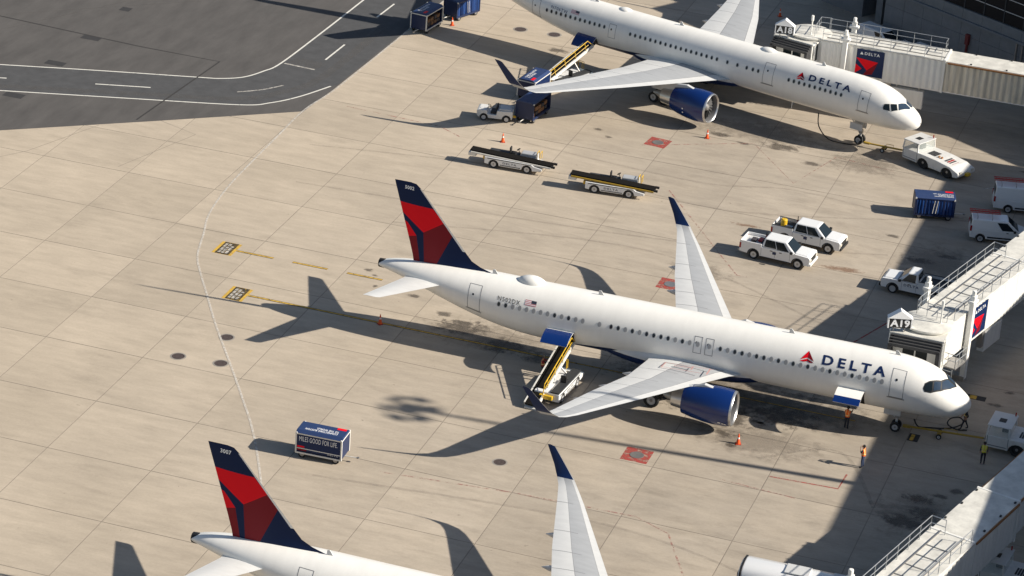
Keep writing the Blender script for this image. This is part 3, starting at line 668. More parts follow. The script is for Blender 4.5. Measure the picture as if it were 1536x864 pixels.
FUS_A = [(0, 3.14, 3.02, .05), (.03, 3.26, 2.88, .22), (.1, 3.42, 2.72, .40), (.3, 3.66, 2.50, .68), (.6, 3.90, 2.30, .95), (1.0, 4.17, 2.13, 1.20), (1.5, 4.52, 2.00, 1.42), (2.0, 4.88, 1.92, 1.58), (2.5, 5.19, 1.86, 1.70), (3, 5.42, 1.82, 1.79), (4, 5.70, 1.78, 1.90), (5, 5.83, 1.765, 1.95), (6.5, 5.90, 1.76, 1.975), (31, 5.90, 1.76, 1.975), (33, 5.90, 1.86, 1.97), (35, 5.90, 2.15, 1.92), (37, 5.88, 2.64, 1.79), (39, 5.84, 3.22, 1.56), (41, 5.74, 3.85, 1.22), (42.5, 5.60, 4.30, .92), (43.6, 5.44, 4.58, .63), (44.2, 5.28, 4.70, .44), (44.51, 5.17, 4.76, .32)]
def cockpit_a(th_lo, th_hi, s0, s1):
    return None
FIN_PAINT = [([(43.5, 10.19), (40.61, 10.02), (39.70, 9.05), (41.22, 8.06), (42.91, 9.35)], 'red_fin'),
             ([(41.22, 8.06), (39.70, 9.05), (39.0, 8.19), (40.22, 5.4), (41.02, 5.4)], 'dark_red'),
             ([(43.0, 8.85), (42.5, 8.62), (41.75, 7.70), (42.6, 7.46)], 'red_fin'),
             ([(42.7, 7.46), (41.75, 7.70), (41.34, 5.4), (42.2, 5.4)], 'dark_red')]
def a321(label, pos, rz, number, reg, cargo, shade, seed, detail=True):
    wnd = [6.16+.533*k for k in range(23)]+[18.70, 19.55]+[20.15+.533*k for k in range(12)]+[26.89]+[28.15+.5325*k for k in range(13)]
    tilt = lambda y: 2.72+(y-1.9)*.098
    wing = [(1.2, 2.62, 15.9, 23.1, .115, 0), (1.98, 2.72, 16.45, 22.95, .115, 0), (2.6, 2.79, 16.95, 22.95, .112, 0), (6.3, 3.15, 19.1, 23.35, .10, 0), (6.36, 3.155, 19.13, 23.38, .10, 0), (10.6, 3.62, 21.45, 24.7, .095, 0), (15.6, 4.18, 24.2, 26.0, .09, .05), (16.5, 4.32, 24.75, 26.25, .09, .2), (17.0, 4.48, 25.1, 26.4, .085, .6), (17.35, 4.8, 25.45, 26.62, .08, 1.05), (17.5, 5.1, 25.75, 26.78, .08, 1.3), (17.62, 5.5, 26.1, 26.95, .075, 1.4), (17.9, 6.62, 27.05, 27.55, .06, 1.42), (17.91, 6.70, 27.35, 27.55, .03, 1.42)]
    K = dict(label=label, pos=pos, rz=rz, fus=FUS_A, len=44.51, belly=[(0, 1.2), (10, 1.85), (20, 2.3), (26.0, 2.62), (28.7, 2.28), (31, 2.14), (33.5, 2.16), (36, 2.55), (37.8, 2.8)], winz=4.46, windows=wnd, shade=shade, seed=seed,
        doors=[(5.56, 4.56, 3.49, 5.40, True), (36.98, 36.0, 3.62, 5.40, True), (19.86, 19.26, 3.80, 4.98, False), (19.0, 18.4, 3.80, 4.98, False)],
        cockpit=[([(3.27, .45), (3.12, .35), (2.69, .39), (2.04, .67), (1.5, 1.05), (1.19, 1.50), (1.17, 1.57), (1.85, 1.57), (1.95, 1.45), (2.22, 1.14), (2.94, .83), (3.21, .67)], 'dark', .012),
                 ([(3.2, .47), (3.08, .40), (2.72, .44), (2.64, .52), (2.72, .86), (2.92, .79), (3.14, .65)], 'glass_dark', .022), ([(2.54, .52), (2.10, .72), (2.20, 1.06), (2.62, .90)], 'cockpit_glass', .022), ([(2.0, .77), (1.55, 1.06), (1.26, 1.50), (1.80, 1.50), (1.9, 1.40), (2.12, 1.10)], 'cockpit_glass', .022)],
        text=([('airline_lettering', 'DELTA', 10.55, 6.0, 4.80, .70, 'letter_navy', .028, 1.5), ('registration', reg, 34.68, 32.98, 4.72, .34, 'letter_black', .0, 1.2)] if reg else []),
        emblem=(12.15, 1.04, .82, 4.74), flag=(32.62, 4.76, .86, .40),
        wing=wing, seams=(4.4, 6.6, 8.4, 10.2, 12.3, 15.3), tip_from=9, fairings=[(5.4, 23.97, 2.95), (8.7, 24.75, 3.3), (12.1, 25.6, 3.68)], engine=(5.75, 2.0, 15.55, 3.7, 1.28, 1.5), pylon=(1.0, 3.1, 3.15), enginemark=[(.9, .7, -.62), (.62, .5, -.66), (.46, .3, -.68)],
        main_gear=(3.8, 21.97, (0,), .58), nose_gear=(5.07, .38), fairing=(13.9, 27.6, 1.45, 3.42, 2.18),
        stab=[(.3, 4.70, 38.5, 42.2, .10, 0), (1.3, 4.78, 39.15, 42.1, .10, 0), (6.1, 5.17, 42.2, 43.42, .09, 0), (6.22, 5.18, 42.5, 43.45, .04, 0)],
        fin=dict(z=[5.45, 5.9, 6.15, 6.5, 7.12, 11.40, 11.72, 11.80], le=[35.4, 35.85, 36.7, 37.4, 37.95, 41.61, 41.98, 42.4], te=[41.85, 41.93, 41.98, 42.08, 42.25, 43.55, 43.64, 43.66], tk=.105, white_le=.045, zw=(7.1, 11.4)), fin_paint=FIN_PAINT, fin_number=(42.95, 11.25, number),
        domes=[(32.7, .62, .55, 2.4)] if reg == 'N502DX' else [], blades=[5.3, 13, 27.2, 35.3], cargo=cargo,
        walk=[(-3.92, -3.98, 18.6, 21.6), (-2.77, -2.83, 18.0, 21.6), (-2.75, -4.0, 21.5, 21.6), (-2.85, -3.9, 18.2, 18.3), (-3.0, -3.7, 19.4, 19.5), (-3.3, -3.4, 19.5, 20.8)], walkz=lambda y, s: 2.72+(-y-1.9)*.098+.115*foil_at((s-(16.45+(-y-1.98)*.6))/5.4)*5.4+.10)
    return airliner(K)
def foil_at(c): c = min(1, max(0, c)); return 5*c**.5*.2969-5*(.126*c+.3516*c*c-.2843*c**3+.1015*c**4)
main_plane = a321('white airliner with registration N502DX, docked at the gate A19 bridge', (0, 0), 0, '5002', 'N502DX', [(9.16, 7.27, -.20, -1.02, 1.90, 'white', 6), (30.74, 28.72, -.22, -1.05, 1.92, 'white', 1)], .62, 3)
third = a321('airliner with number 3007 on its red and navy tail fin', (4.1, -42.95), 0, '3007', None, [], .5, 5)

FUS_B = [(0, 3.50, 3.32, .06), (.03, 3.62, 3.20, .22), (.1, 3.78, 3.04, .40), (.3, 4.02, 2.84, .68), (.6, 4.27, 2.68, .93), (1.0, 4.52, 2.55, 1.15), (1.5, 4.80, 2.44, 1.34), (2.0, 5.12, 2.36, 1.48), (2.5, 5.42, 2.30, 1.59), (3, 5.64, 2.26, 1.67), (4, 5.93, 2.20, 1.78), (5, 6.07, 2.17, 1.84), (6.5, 6.15, 2.15, 1.88), (31, 6.15, 2.15, 1.88), (34, 6.15, 2.28, 1.87), (37, 6.15, 2.75, 1.78), (39, 6.14, 3.2, 1.65), (41, 6.12, 3.72, 1.43), (43, 6.05, 4.3, 1.12), (45, 5.92, 4.9, .74), (46.4, 5.75, 5.25, .42), (47.1, 5.6, 5.38, .22)]
wnd7 = [6.93+.519*k for k in range(11)]+[15.19, 15.73, 16.36, 17.31, 18.33]+[19.40+.5335*k for k in range(18)]+[31.23+.522*k for k in range(13)]
wing7 = [(1.2, 3.02, 17.6, 26.2, .115, 0), (1.9, 3.1, 18.25, 26.0, .115, 0), (3.0, 3.2, 18.75, 25.9, .11, 0), (6.6, 3.5, 20.4, 26.1, .105, 0), (12, 3.92, 22.95, 27.1, .10, 0), (18.5, 4.32, 26.55, 28.55, .095, .05), (19.3, 4.42, 27.05, 28.8, .09, .25), (19.8, 4.62, 27.45, 29.05, .085, .7), (20.1, 4.95, 27.9, 29.3, .08, 1.1), (20.22, 5.3, 28.3, 29.55, .08, 1.3), (20.5, 6.80, 29.9, 30.65, .06, 1.38), (20.51, 6.88, 30.2, 30.7, .03, 1.38)]
airliner(dict(label='long white airliner with registration N706TW, nose beside the towing tug at gate A18', pos=(-14.08, 51.11), rz=-.2682, fus=FUS_B, len=47.1, belly=[(0, 1.4), (12, 2.3), (20, 2.7), (26, 3.2), (29, 2.85), (33, 2.65), (36, 2.8), (38, 3.0)], winz=4.69, windows=wnd7, shade=.0, seed=8,
    doors=[(5.25, 4.3, 3.75, 5.47, True), (14.69, 13.68, 3.75, 5.55, True), (30.75, 30.0, 3.83, 5.1, False), (39.2, 38.3, 3.9, 5.4, True)],
    cockpit=[([(2.96, .36), (2.87, .27), (2.30, .36), (2.52, .70), (2.92, .56)], 'glass_dark', .02), ([(2.17, .40), (1.74, .67), (2.01, .96), (2.44, .73)], 'glass_dark', .02), ([(1.66, .72), (1.02, 1.34), (1.10, 1.52), (1.56, 1.52), (1.93, 1.05)], 'cockpit_glass', .02)],
    text=[('airline_lettering', 'DELTA', 10.3, 6.2, 5.08, .58, 'letter_navy', .028, 1.5), ('registration', 'N706TW', 37.1, 35.3, 4.98, .32, 'letter_navy', .0, 1.2)], emblem=(11.5, .86, .68, 4.98), flag=(34.95, 5.05, .86, .36),
    wing=wing7, seams=(4.2, 6.9, 9.0, 11.5, 13.6, 17.6), tip_from=8, fairings=[(5.6, 26.7, 3.2), (9.2, 27.3, 3.55), (13.2, 28.1, 3.85)], engine=(6.5, 2.02, 16.9, 3.7, 1.34, 2.2), pylon=(1.3, 3.4, 3.45), enginemark=[(2.2, 2.08, -.15), (2.2, 2.08, -.42)],
    main_gear=(3.66, 23.6, (-.55, .55), .5), nose_gear=(5.5, .42), fairing=(16.3, 29.5, 1.85, 3.6, 2.12),
    stab=[(.3, 5.2, 40.2, 44.6, .10, 0), (1.3, 5.28, 40.9, 44.5, .10, 0), (7.4, 5.95, 44.6, 46.3, .09, 0), (7.6, 5.97, 45.0, 46.35, .04, 0)],
    fin=dict(z=[5.9, 6.4, 7.2, 13.2, 13.5, 13.56], le=[36.5, 37.6, 38.7, 43.9, 44.4, 45], te=[44.2, 44.4, 44.65, 46.7, 46.8, 46.82], tk=.08, white_le=.03, zw=(7.5, 13.2)), fin_paint=[([(46.4, 11.9), (43.0, 11.6), (42.0, 10.4), (43.7, 9.0), (45.8, 10.9)], 'red_fin'), ([(43.7, 9.0), (42.0, 10.4), (41.2, 9.4), (42.4, 6.4), (43.4, 6.4)], 'dark_red')], fin_number=None,
    domes=[(15.3, .5, .34, 1.9), (30.2, .5, .3, 1.6)], blades=[9.5, 24, 33], cargo=[(34.0, 32.0, -.42, -1.15, 1.65, 'white', 0)]))
# ------------------------------------------------------------------ terminal buildings
def terminal_pier():
    h = rad(-30.5); ox, oy = -23.3, 79.6
    t = thing('terminal_pier', 'grey concrete terminal pier with a dark window band behind the gate A18 bridge', 'building', (ox, oy, 0), h)
    b = MB(); b.box(.0, 46, .35, 30, 0, 13, 'wall_dark'); b.build('pier_core', t)
    for k in range(19):
        for z0, z1 in ((0, 1.95), (1.95, 3.7), (3.7, 4.95), (5.2, 6.2)):
            u0 = k*2.36; pb = MB(); pb.box(u0+.012, u0+2.348, random.uniform(-.01, .0), .35, z0+.012, z1-.012, 'wall_concrete'); pb.build('wall_panel', t)
    b = MB(); b.box(-.05, 44.8, -.22, .35, 4.97, 5.19, 'wall_concrete'); b.build('ledge', t)
    for k in range(19):
        pb = MB(); pb.box(k*2.36+.05, k*2.36+2.31, .12, .2, 6.25, 10.6, 'glass_facade'); pb.build('window_pane', t)
        pb = MB(); pb.box(k*2.36-.05, k*2.36+.05, .06, .34, 6.22, 10.6, 'wall_dark'); pb.build('mullion', t)
    for z in (7.4, 8.6, 9.8): b = MB(); b.box(0, 44.8, .08, .25, z-.03, z+.03, 'white_grey'); b.build('transom', t)
    b = MB(); b.box(-.1, 46.2, -.15, 30.2, 10.6, 13.1, 'wall_concrete'); b.build('parapet', t)
    b = MB(); b.tube([(10.5, -.15, 1.2), (10.5, -.15, 3.4)], .12, 'cabinet_red', 8); b.box(10.3, 10.7, -.3, -.02, 3.0, 4.0, 'cabinet_red'); b.build('hose_cabinet', t)
    for u in (16.2, 16.9, 17.5): b = MB(); b.tube([(u, -.1, 0), (u, -.1, 4.9)], .08, 'metal_dull', 8); b.build('drain_pipe', t)
    # service bay left of the corner
    b = MB(); b.box(-11, 0, 7.2, 9, 0, 12, 'wall_dark'); b.build('bay_back_wall', t)
    b = MB(); b.box(-11.2, 0, 3.2, 9, 5.2, 6.2, 'wall_concrete'); b.build('bay_lintel', t)
    for u0, u1 in ((-11, -5.6), (-3.9, -3.1)): b = MB(); b.box(u0, u1, 3.3, 7.2, 0, 5.2, 'wall_concrete'); b.build('bay_wall', t)
    b = MB(); b.box(-11.2, 0, 3.2, 30, 6.22, 13, 'wall_dark'); b.build('bay_upper', t)
    return t
terminal_pier()
def block(x0, y0, y1, hgt, label):
    t = thing('terminal_block', label, 'building', (x0, y0, 0)); L = y1-y0
    b = MB(); b.box(.3, 40, 0, L, 0, hgt, 'wall_concrete'); b.build('core', t)
    b = MB(); b.box(.1, .28, .2, L-.2, 5.5, 10.5, 'glass_facade'); b.build('window_band', t)
    for k in range(int(L/3)): b = MB(); b.box(.0, .29, .2+k*3, .35+k*3, 5.4, 10.6, 'metal_dull'); b.build('mullion', t)
    b = MB(); b.box(0, 40.2, -.1, L+.1, hgt, hgt+.4, 'wall_concrete'); b.build('parapet', t)
block(21.0, -90, 25, 15.7, 'tall grey terminal block behind the floodlight mast')
block(16.3, 25.4, 56, 15.7, 'grey terminal block standing forward between gates A18 and A19')
t = thing('floodlight_mast', 'tall floodlight mast with a ring of lamps in front of the terminal', 'mast', (19.6, -6.75, 0))
b = MB(); b.tube([(0, 0, 0), (0, 0, 34.2)], .36, 'metal_dull', 14, r1=.17); b.build('mast_pole', t)
b = MB(); b.lathe([(0, .2), (0, .75), (.4, .75), (.4, .2)], (0, 0, 33.6), (0, 0, 1), 'metal_dull', 20, caps=True); b.build('lamp_ring', t)
for k in range(6):
    a = 2*math.pi*k/6+.35; T = Matrix.Translation((1.65*math.cos(a), 1.65*math.sin(a), 33.8)) @ Matrix.Rotation(a, 4, 'Z') @ Matrix.Rotation(.5, 4, 'Y')
    b = MB(); b.box(-.34, .34, -.46, .46, -.18, .18, 'metal_dull', T); b.tube([(.5*math.cos(a), .5*math.sin(a), 33.8), (1.5*math.cos(a), 1.5*math.sin(a), 33.8)], .06, 'metal_dull', 6); b.build('floodlight', t)

# ------------------------------------------------------------------ passenger bridges
def railing(parent, p0, p1, h=1.05, step=1.5, z=0):
    p0, p1 = Vector(p0), Vector(p1); b = MB(); up_ = Vector((0, 0, 1))
    for q in (h, h*.52): b.tube([p0+up_*q, p1+up_*q], .028, 'rail', 6)
    r = b.build('railing', parent); n = max(1, int((p1-p0).length/step))
    for k in range(n+1):
        q = p0+(p1-p0)*k/n; b = MB(); b.tube([q, q+up_*h], .026, 'rail', 6); b.build('post', r)
def corrugated(u0, u1, v, z0, z1, m, sg, pitch=.56, dep=.10):
    b = MB(); us = []; u = u0; k = 0
    while u < u1-.01: us.append((u, v+(dep*sg if k % 4 in (1, 2) else 0))); u += pitch/4*(1.4 if k % 2 == 0 else .6); k += 1
    us.append((u1, v)); vs = [(a, q, z) for z in (z0, z1) for a, q in us]; n = len(us)
    b.add(vs, [(i, i+1, n+i+1, n+i) for i in range(n-1)], m); return b
def bridge(label, sign, pos, rz, fl, LA, LB, cab_turn, stains, poster=True, cab=True, sign_at=None, sign_rot=0, coff=0, L1=7.):
    """local x runs from the cab pivot away from the aircraft"""
    t = thing('jet_bridge', label, 'jet bridge', (*pos, 0), rz, 'passenger boarding bridges')
    ht = 2.75; hw = 1.45; z1 = fl+ht
    # big outer tunnel with walkway on its roof
    b = MB(); b.box(1.2, LA, -hw, hw, fl-.12, fl+.05, 'bridge_white'); b.build('tunnel_floor', t)
    for sg in (-1, 1): corrugated(1.2, LA, sg*hw, fl, z1, 'bridge_white', sg).build('tunnel_wall', t)
    b = MB(); b.box(1.0, LA+.1, -hw-.1, hw+.1, z1, z1+.12, 'bridge_roof'); b.build('tunnel_roof', t, bevel=.03)
    for k in range(int((LA-1.5)/1.5)): b = MB(); b.box(1.6+k*1.5, 1.68+k*1.5, -.75, .75, z1+.125, z1+.16, 'metal_dull'); b.build('roof_batten', t)
    for sg in (-1, 1): b = MB(); b.box(1.2, LA, sg*.8-.04, sg*.8+.04, z1+.125, z1+.19, 'metal_dull'); b.build('walkway_edge', t)
    b = MB(); b.box(1.0, 1.25, -hw, hw, fl, z1, 'white_grey'); b.build('tunnel_end_frame', t)
    b = MB(); b.box(LA-.06, LA+.12, -hw-.12, hw+.12, fl-.15, z1+.16, 'bridge_white'); b.build('tunnel_end_frame', t)
    railing(t, (1.4, hw-.05, z1+.12), (LA-.3, hw-.05, z1+.12)); railing(t, (1.4, -hw+.05, z1+.12), (LA-.3, -hw+.05, z1+.12)); railing(t, (LA-.3, hw-.05, z1+.12), (LA-.3, .4, z1+.12))
    # inner tunnel
    w3 = hw-.05
    for sg in (-1, 1): corrugated(LA+.12, LA+L1, sg*w3, fl, z1-.05, stains, sg).build('middle_tunnel_wall', t)
    b = MB(); b.box(LA+.12, LA+L1+.06, -w3-.1, w3+.1, z1-.05, z1+.06, 'bridge_roof'); b.build('middle_tunnel_roof', t, bevel=.03)
    b = MB(); b.box(LA+.12, LA+L1, -w3, w3, fl-.12, fl, 'bridge_white'); b.build('middle_tunnel_floor', t)
    b = MB(); b.box(LA+L1-.08, LA+L1+.08, -w3-.12, w3+.12, fl-.15, z1+.08, 'bridge_white'); b.build('tunnel_end_frame', t)
    b = MB(); b.box(LA+.3, LA+L1-.2, -w3-.19, -w3-.1, z1-.15, z1-.03, 'rust'); b.build('gutter', t)
    for q in (.25, .6, .92):
        for sg in (-1, 1): b = MB(); b.box(LA+L1*q, LA+L1*q+.16, sg*(w3-.05)-.06, sg*(w3-.05)+.06, z1+.06, z1+.16, 'bed_dark'); b.build('roof_lug', t)
    LA += L1; w2 = hw-.2; zb, zt = fl+.12, z1-.18
    for sg in (-1, 1): corrugated(LA, LA+LB, sg*w2, zb, zt, stains, sg).build('inner_tunnel_wall', t)
    b = MB(); b.box(LA+.12, LA+LB, -w2-.06, w2+.06, zt, zt+.1, 'bridge_roof'); b.build('inner_tunnel_roof', t)
    b = MB(); b.box(LA+.12, LA+LB, -w2, w2, zb-.15, zb, 'bridge_white'); b.build('inner_tunnel_floor', t)
    for k in range(int(LB/4)):
        for sg in (-1, 1): b = MB(); b.box(LA+2+k*4, LA+2.12+k*4, sg*(w2+.1)-.03, sg*(w2+.1)+.03, zb, zt, 'white_grey'); b.build('tunnel_rib', t)
    for sg in (-1, 1): b = MB(); b.box(LA+.3, LA+LB, sg*(w2+.12)-.06, sg*(w2+.12)+.06, zt-.05, zt+.03, 'rust'); b.build('gutter', t)
    # terminal end column
    b = MB(); b.tube([(LA+LB-.8, 0, 0), (LA+LB-.8, 0, fl)], .5, 'bridge_white', 20); b.build('support_column', t)
    b = MB(); b.lathe([(fl-.2, 0.02), (fl-.2, 2.1), (z1+.1, 2.1), (z1+.25, 1.9), (z1+.3, .02)], (LA+LB+.6, 0, 0), (0, 0, 1), 'bridge_white', 28); b.build('terminal_rotunda', t)
    # lift columns and wheel carriage
    for sg in (-1, 1):
        b = MB(); b.box(3.3, 3.75, sg*1.82-.19, sg*1.82+.19, .9, 7.6, 'bridge_white'); b.tube([(3.52, sg*1.82, 7.6), (3.52, sg*1.82, 8.0)], .16, 'bridge_white', 10); b.box(3.1, 3.95, sg*1.82-.24, sg*1.82+.24, 7.0, 7.25, 'bridge_white'); b.build('lift_column', t, bevel=.04)
    b = MB(); b.box(3.2, 3.85, -2.0, 2.0, .75, 1.15, 'metal_dull'); b.box(2.9, 4.1, -.5, .5, .4, .8, 'metal_dull'); cr_ = b.build('wheel_carriage', t, bevel=.03)
    for y in (-.85, .85): wheel(cr_, (3.52, y, .55), .55, .4)
    LA -= L1
    if poster:
        y0 = -hw-.09; b = MB(); b.box(4.6, 7.1, y0-.03, y0, fl+.2, z1-.1, 'navy'); ps = b.build('poster', t)
        y = y0-.034; X = lambda u: 4.6+u*2.5; Zz = lambda v: fl+.2+v*2.45
        for pts, m in (([(.0, .66), (.80, .58), (.42, .22)], 'red_fin'), ([(.80, .58), (.62, .10), (.30, .02), (.42, .22)], 'dark_red'), ([(0, .42), (.24, .26), (.0, .06)], 'red_fin')):
            bb = MB(); bb.add([(X(u), y, Zz(v)) for u, v in pts], [tuple(range(len(pts)))], m); bb.build('poster_shape', ps)
        bb = MB(); bb.add([(X(.12), y, Zz(.80)), (X(.24), y, Zz(.80)), (X(.18), y, Zz(.91))], [(0, 1, 2)], 'letter_white'); bb.build('poster_emblem', ps)
        flat_text('poster_lettering', 'DELTA', 'letter_white', (X(.29), y, Zz(.80)), (1, 0, 0), (0, 0, 1), width=1.35, height=.26, parent=ps, off=.003, spacing=1.3)
        b = MB(); b.box(7.9, 10.9, -hw+.05, -hw+.6, fl-2.1, fl-.45, 'bridge_white'); b.build('air_unit', t, bevel=.05); b = MB(); b.box(7.4, 7.9, -hw+.1, -hw+.5, fl-1.6, fl-.14, 'metal_dull'); b.build('cable_tray', t)
        for u in (8.4, 10.4): b = MB(); b.box(u, u+.1, -hw+.2, -hw+.4, fl-.45, fl-.12, 'metal_dull'); b.build('hanger', t)
    if not cab: return t
    # cab: round pivot plus rectangular hood turned towards the fuselage
    b = MB(); b.lathe([(fl-.2, .05), (fl-.2, 1.75), (z1+.02, 1.75), (z1+.02, 1.9), (z1+.16, 1.9), (z1+.2, 1.8), (z1+.22, .02)], (0, 0, 0), (0, 0, 1), 'bridge_roof', 36); b.build('cab_rotunda', t)
    T = Matrix.Rotation(cab_turn, 4, 'Z') @ Matrix.Translation((0, coff, 0)); Lc, wc = 2.3, 1.9
    def cb(name, *a, bev=0):
        b = MB(); b.box(*a[:6], a[6], T); return b.build(name, t, bevel=bev)
    cb('cab_floor', .6, Lc+.9, -wc, wc, fl-.2, fl, 'bridge_white')
    cb('cab_roof', .3, Lc, -wc-.1, wc+.1, z1-.28, z1-.12, 'bridge_roof', bev=.04)
    for sg in (-1, 1):
        cb('cab_wall', .8, Lc, sg*wc-.05, sg*wc+.05, fl, fl+.9, 'bridge_white'); cb('cab_window', .95, Lc-.15, sg*wc-.02, sg*wc+.02, fl+.9, z1-.4, 'glass_dark')
        for u in (.8, 1.85, Lc-.12): cb('cab_post', u, u+.12, sg*wc-.045, sg*wc+.045, fl+.9, z1-.28, 'bridge_white')
    cb('cab_front_wall', Lc-.06, Lc+.02, -wc, -.9, fl, z1-.28, 'bridge_white'); cb('cab_front_wall', Lc-.06, Lc+.02, .9, wc, fl, z1-.28, 'bridge_white'); cb('cab_front_window', Lc-.04, Lc+.0, -.9, .9, fl+.6, z1-.4, 'glass_dark'); cb('cab_post', Lc-.06, Lc+.03, -.05, .05, fl, z1-.28, 'bridge_white')
    # folding canopy against the fuselage
    for k in range(4):
        u = Lc+.04+k*.2; d = k*.14; b = MB()
        for a in ((u, u+.15, -wc+.05, wc-.05, z1-.35-d-.1, z1-.22-d), (u, u+.15, -wc+.02, -wc+.3, fl+.1, z1-.3-d), (u, u+.15, wc-.3, wc-.02, fl+.1, z1-.3-d)): b.box(*a, 'bellows', T)
        b.build('canopy_fold', t)
    for sg in (-1, 1):
        b = MB(); b.tube([T @ Vector((Lc*.8, sg*(wc+.1), fl+.4)), T @ Vector((Lc*.8, sg*(wc+.1), z1-.1))], .07, 'bridge_white', 8); b.build('cab_mast', t)
    # service platform with rails
    b = MB(); b.box(-.2, 1.6, -hw-1.2, -hw-.12, fl-.1, fl, 'metal_dull'); b.build('platform', t); railing(t, (-.2, -hw-1.15, fl), (1.6, -hw-1.15, fl), step=.6); railing(t, (-.2, -hw-1.15, fl), (-.2, -hw-.2, fl), step=.5)
    railing(t, (.6, -1.2, z1+.2), (.6, 1.2, z1+.2), step=.8); railing(t, (.6, 1.2, z1+.2), (1.5, 1.35, z1+.2))
    b = MB()
    for a in (-.5, .5): b.tube([(-.5+a*.0, -hw-.6+a, .1), (-.5, -hw-.6+a, fl)], .03, 'rail', 6)
    for k in range(10): b.tube([(-.5, -hw-1.1, .3+k*.32), (-.5, -hw-.1, .3+k*.32)], .02, 'rail', 6)
    b.build('ladder', t)
    b = MB(); b.tube([(.2, -.9, z1+.2), (.2, -.9, z1+1.5)], .06, 'bridge_white', 8); b.tube([(.2, -.9, z1+1.5), (.2, -.9, z1+2.0)], .12, 'bridge_white', 8); b.build('camera_post', t)
    # gate sign: gabled box with dark face
    if sign:
        q = Matrix.Rotation(-rz, 4, 'Z') @ Vector((sign_at[0]-pos[0], sign_at[1]-pos[1], 0)); a = -rz
        SR = Matrix.Translation((q.x, q.y, z1-.05)) @ Matrix.Rotation(a+sign_rot, 4, 'Z') @ Matrix.Scale(.82, 4)
        b = MB(); b.box(-.95, .95, -.28, .28, .35, 1.25, 'dark', SR); sb = b.build('gate_sign', t)
        b = MB(); b.prof([(-1.1, 1.25), (1.1, 1.25), (0, 2.0)], -.36, .36, 'letter_white', SR); b.build('sign_gable', sb)
        for x in (-.5, .5): b = MB(); b.tube([SR @ Vector((x, 0, -.4)), SR @ Vector((x, 0, .36))], .04, 'metal_dull', 6); b.build('sign_leg', sb)
        vs, f_, wd = text2d(sign, .035, 1.05); b = MB(); b.add([SR @ Vector((-.85+u/wd*1.7, -.29, .43+v*.74)) for u, v in vs], f_, 'letter_white'); b.build('sign_lettering', sb, fix=False)
        for sg in (-1, 1): b = MB(); b.box(sg*1.0-.05, sg*1.0+.05, -.3, .3, .3, 1.25, 'letter_white', SR); b.build('sign_edge', sb)
    return t
bridge('white jet bridge of gate A19 leading to the nose of the N502DX airliner', 'A19', (-4.6, 5.6), rad(75.7), 3.35, 14.5, 18, rad(-90-75.7), 'bridge_rust', sign_at=(-6.3, 3.6), sign_rot=rad(18), coff=-.3)
bridge('white jet bridge of gate A18 with brown streaked inner tunnel', 'A18', (-26.3, 60.3), rad(.5), 3.75, 12.4, 22, rad(-105.5), 'bridge_rust', sign_at=(-28.3, 58.5), sign_rot=rad(6), coff=-.5, L1=9)
bridge('white jet bridge with rusty gutters, next after gate A19, reaching the 3007 airliner', None, (-.46, -38.6), rad(75.7), 3.35, 14.3, 22, rad(-90-75.7), 'bridge_white', poster=False, cab=True)

# ------------------------------------------------------------------ vehicles
def arch(x, r, z=0, n=7): return [(x-r*math.cos(math.pi*k/n), z+r*math.sin(math.pi*k/n)) for k in range(n+1)]
def patch(q, u0, u1, v0, v1, off=.012):
    """panel lying on the quad q = (bl, br, tr, tl)"""
    q = [Vector(a) for a in q]; f = lambda u, v: (q[0]*(1-u)+q[1]*u)*(1-v)+(q[3]*(1-u)+q[2]*u)*v
    n = (q[1]-q[0]).cross(q[3]-q[0]).normalized()*off
    return [f(u0, v0)+n, f(u1, v0)+n, f(u1, v1)+n, f(u0, v1)+n]
def glaze(parent, q, wins, name='window', m='glass_dark'):
    for (u0, u1, v0, v1) in wins:
        b = MB(); b.add(patch(q, u0, u1, v0, v1), [(0, 1, 2, 3)], m); b.build(name, parent, fix=False)
def lights(t, xf, xr, w_, zf, zr):
    for sg in (-1, 1):
        b = MB(); b.box(xf-.12, xf+.03, sg*(w_-.25)-.2, sg*(w_-.25)+.2, zf-.1, zf+.1, 'lamp_clear'); b.build('headlight', t)
        b = MB(); b.box(xr-.02, xr+.12, sg*(w_-.08)-.1, sg*(w_-.08)+.085, zr-.22, zr+.22, 'lamp_red'); b.build('taillight', t)
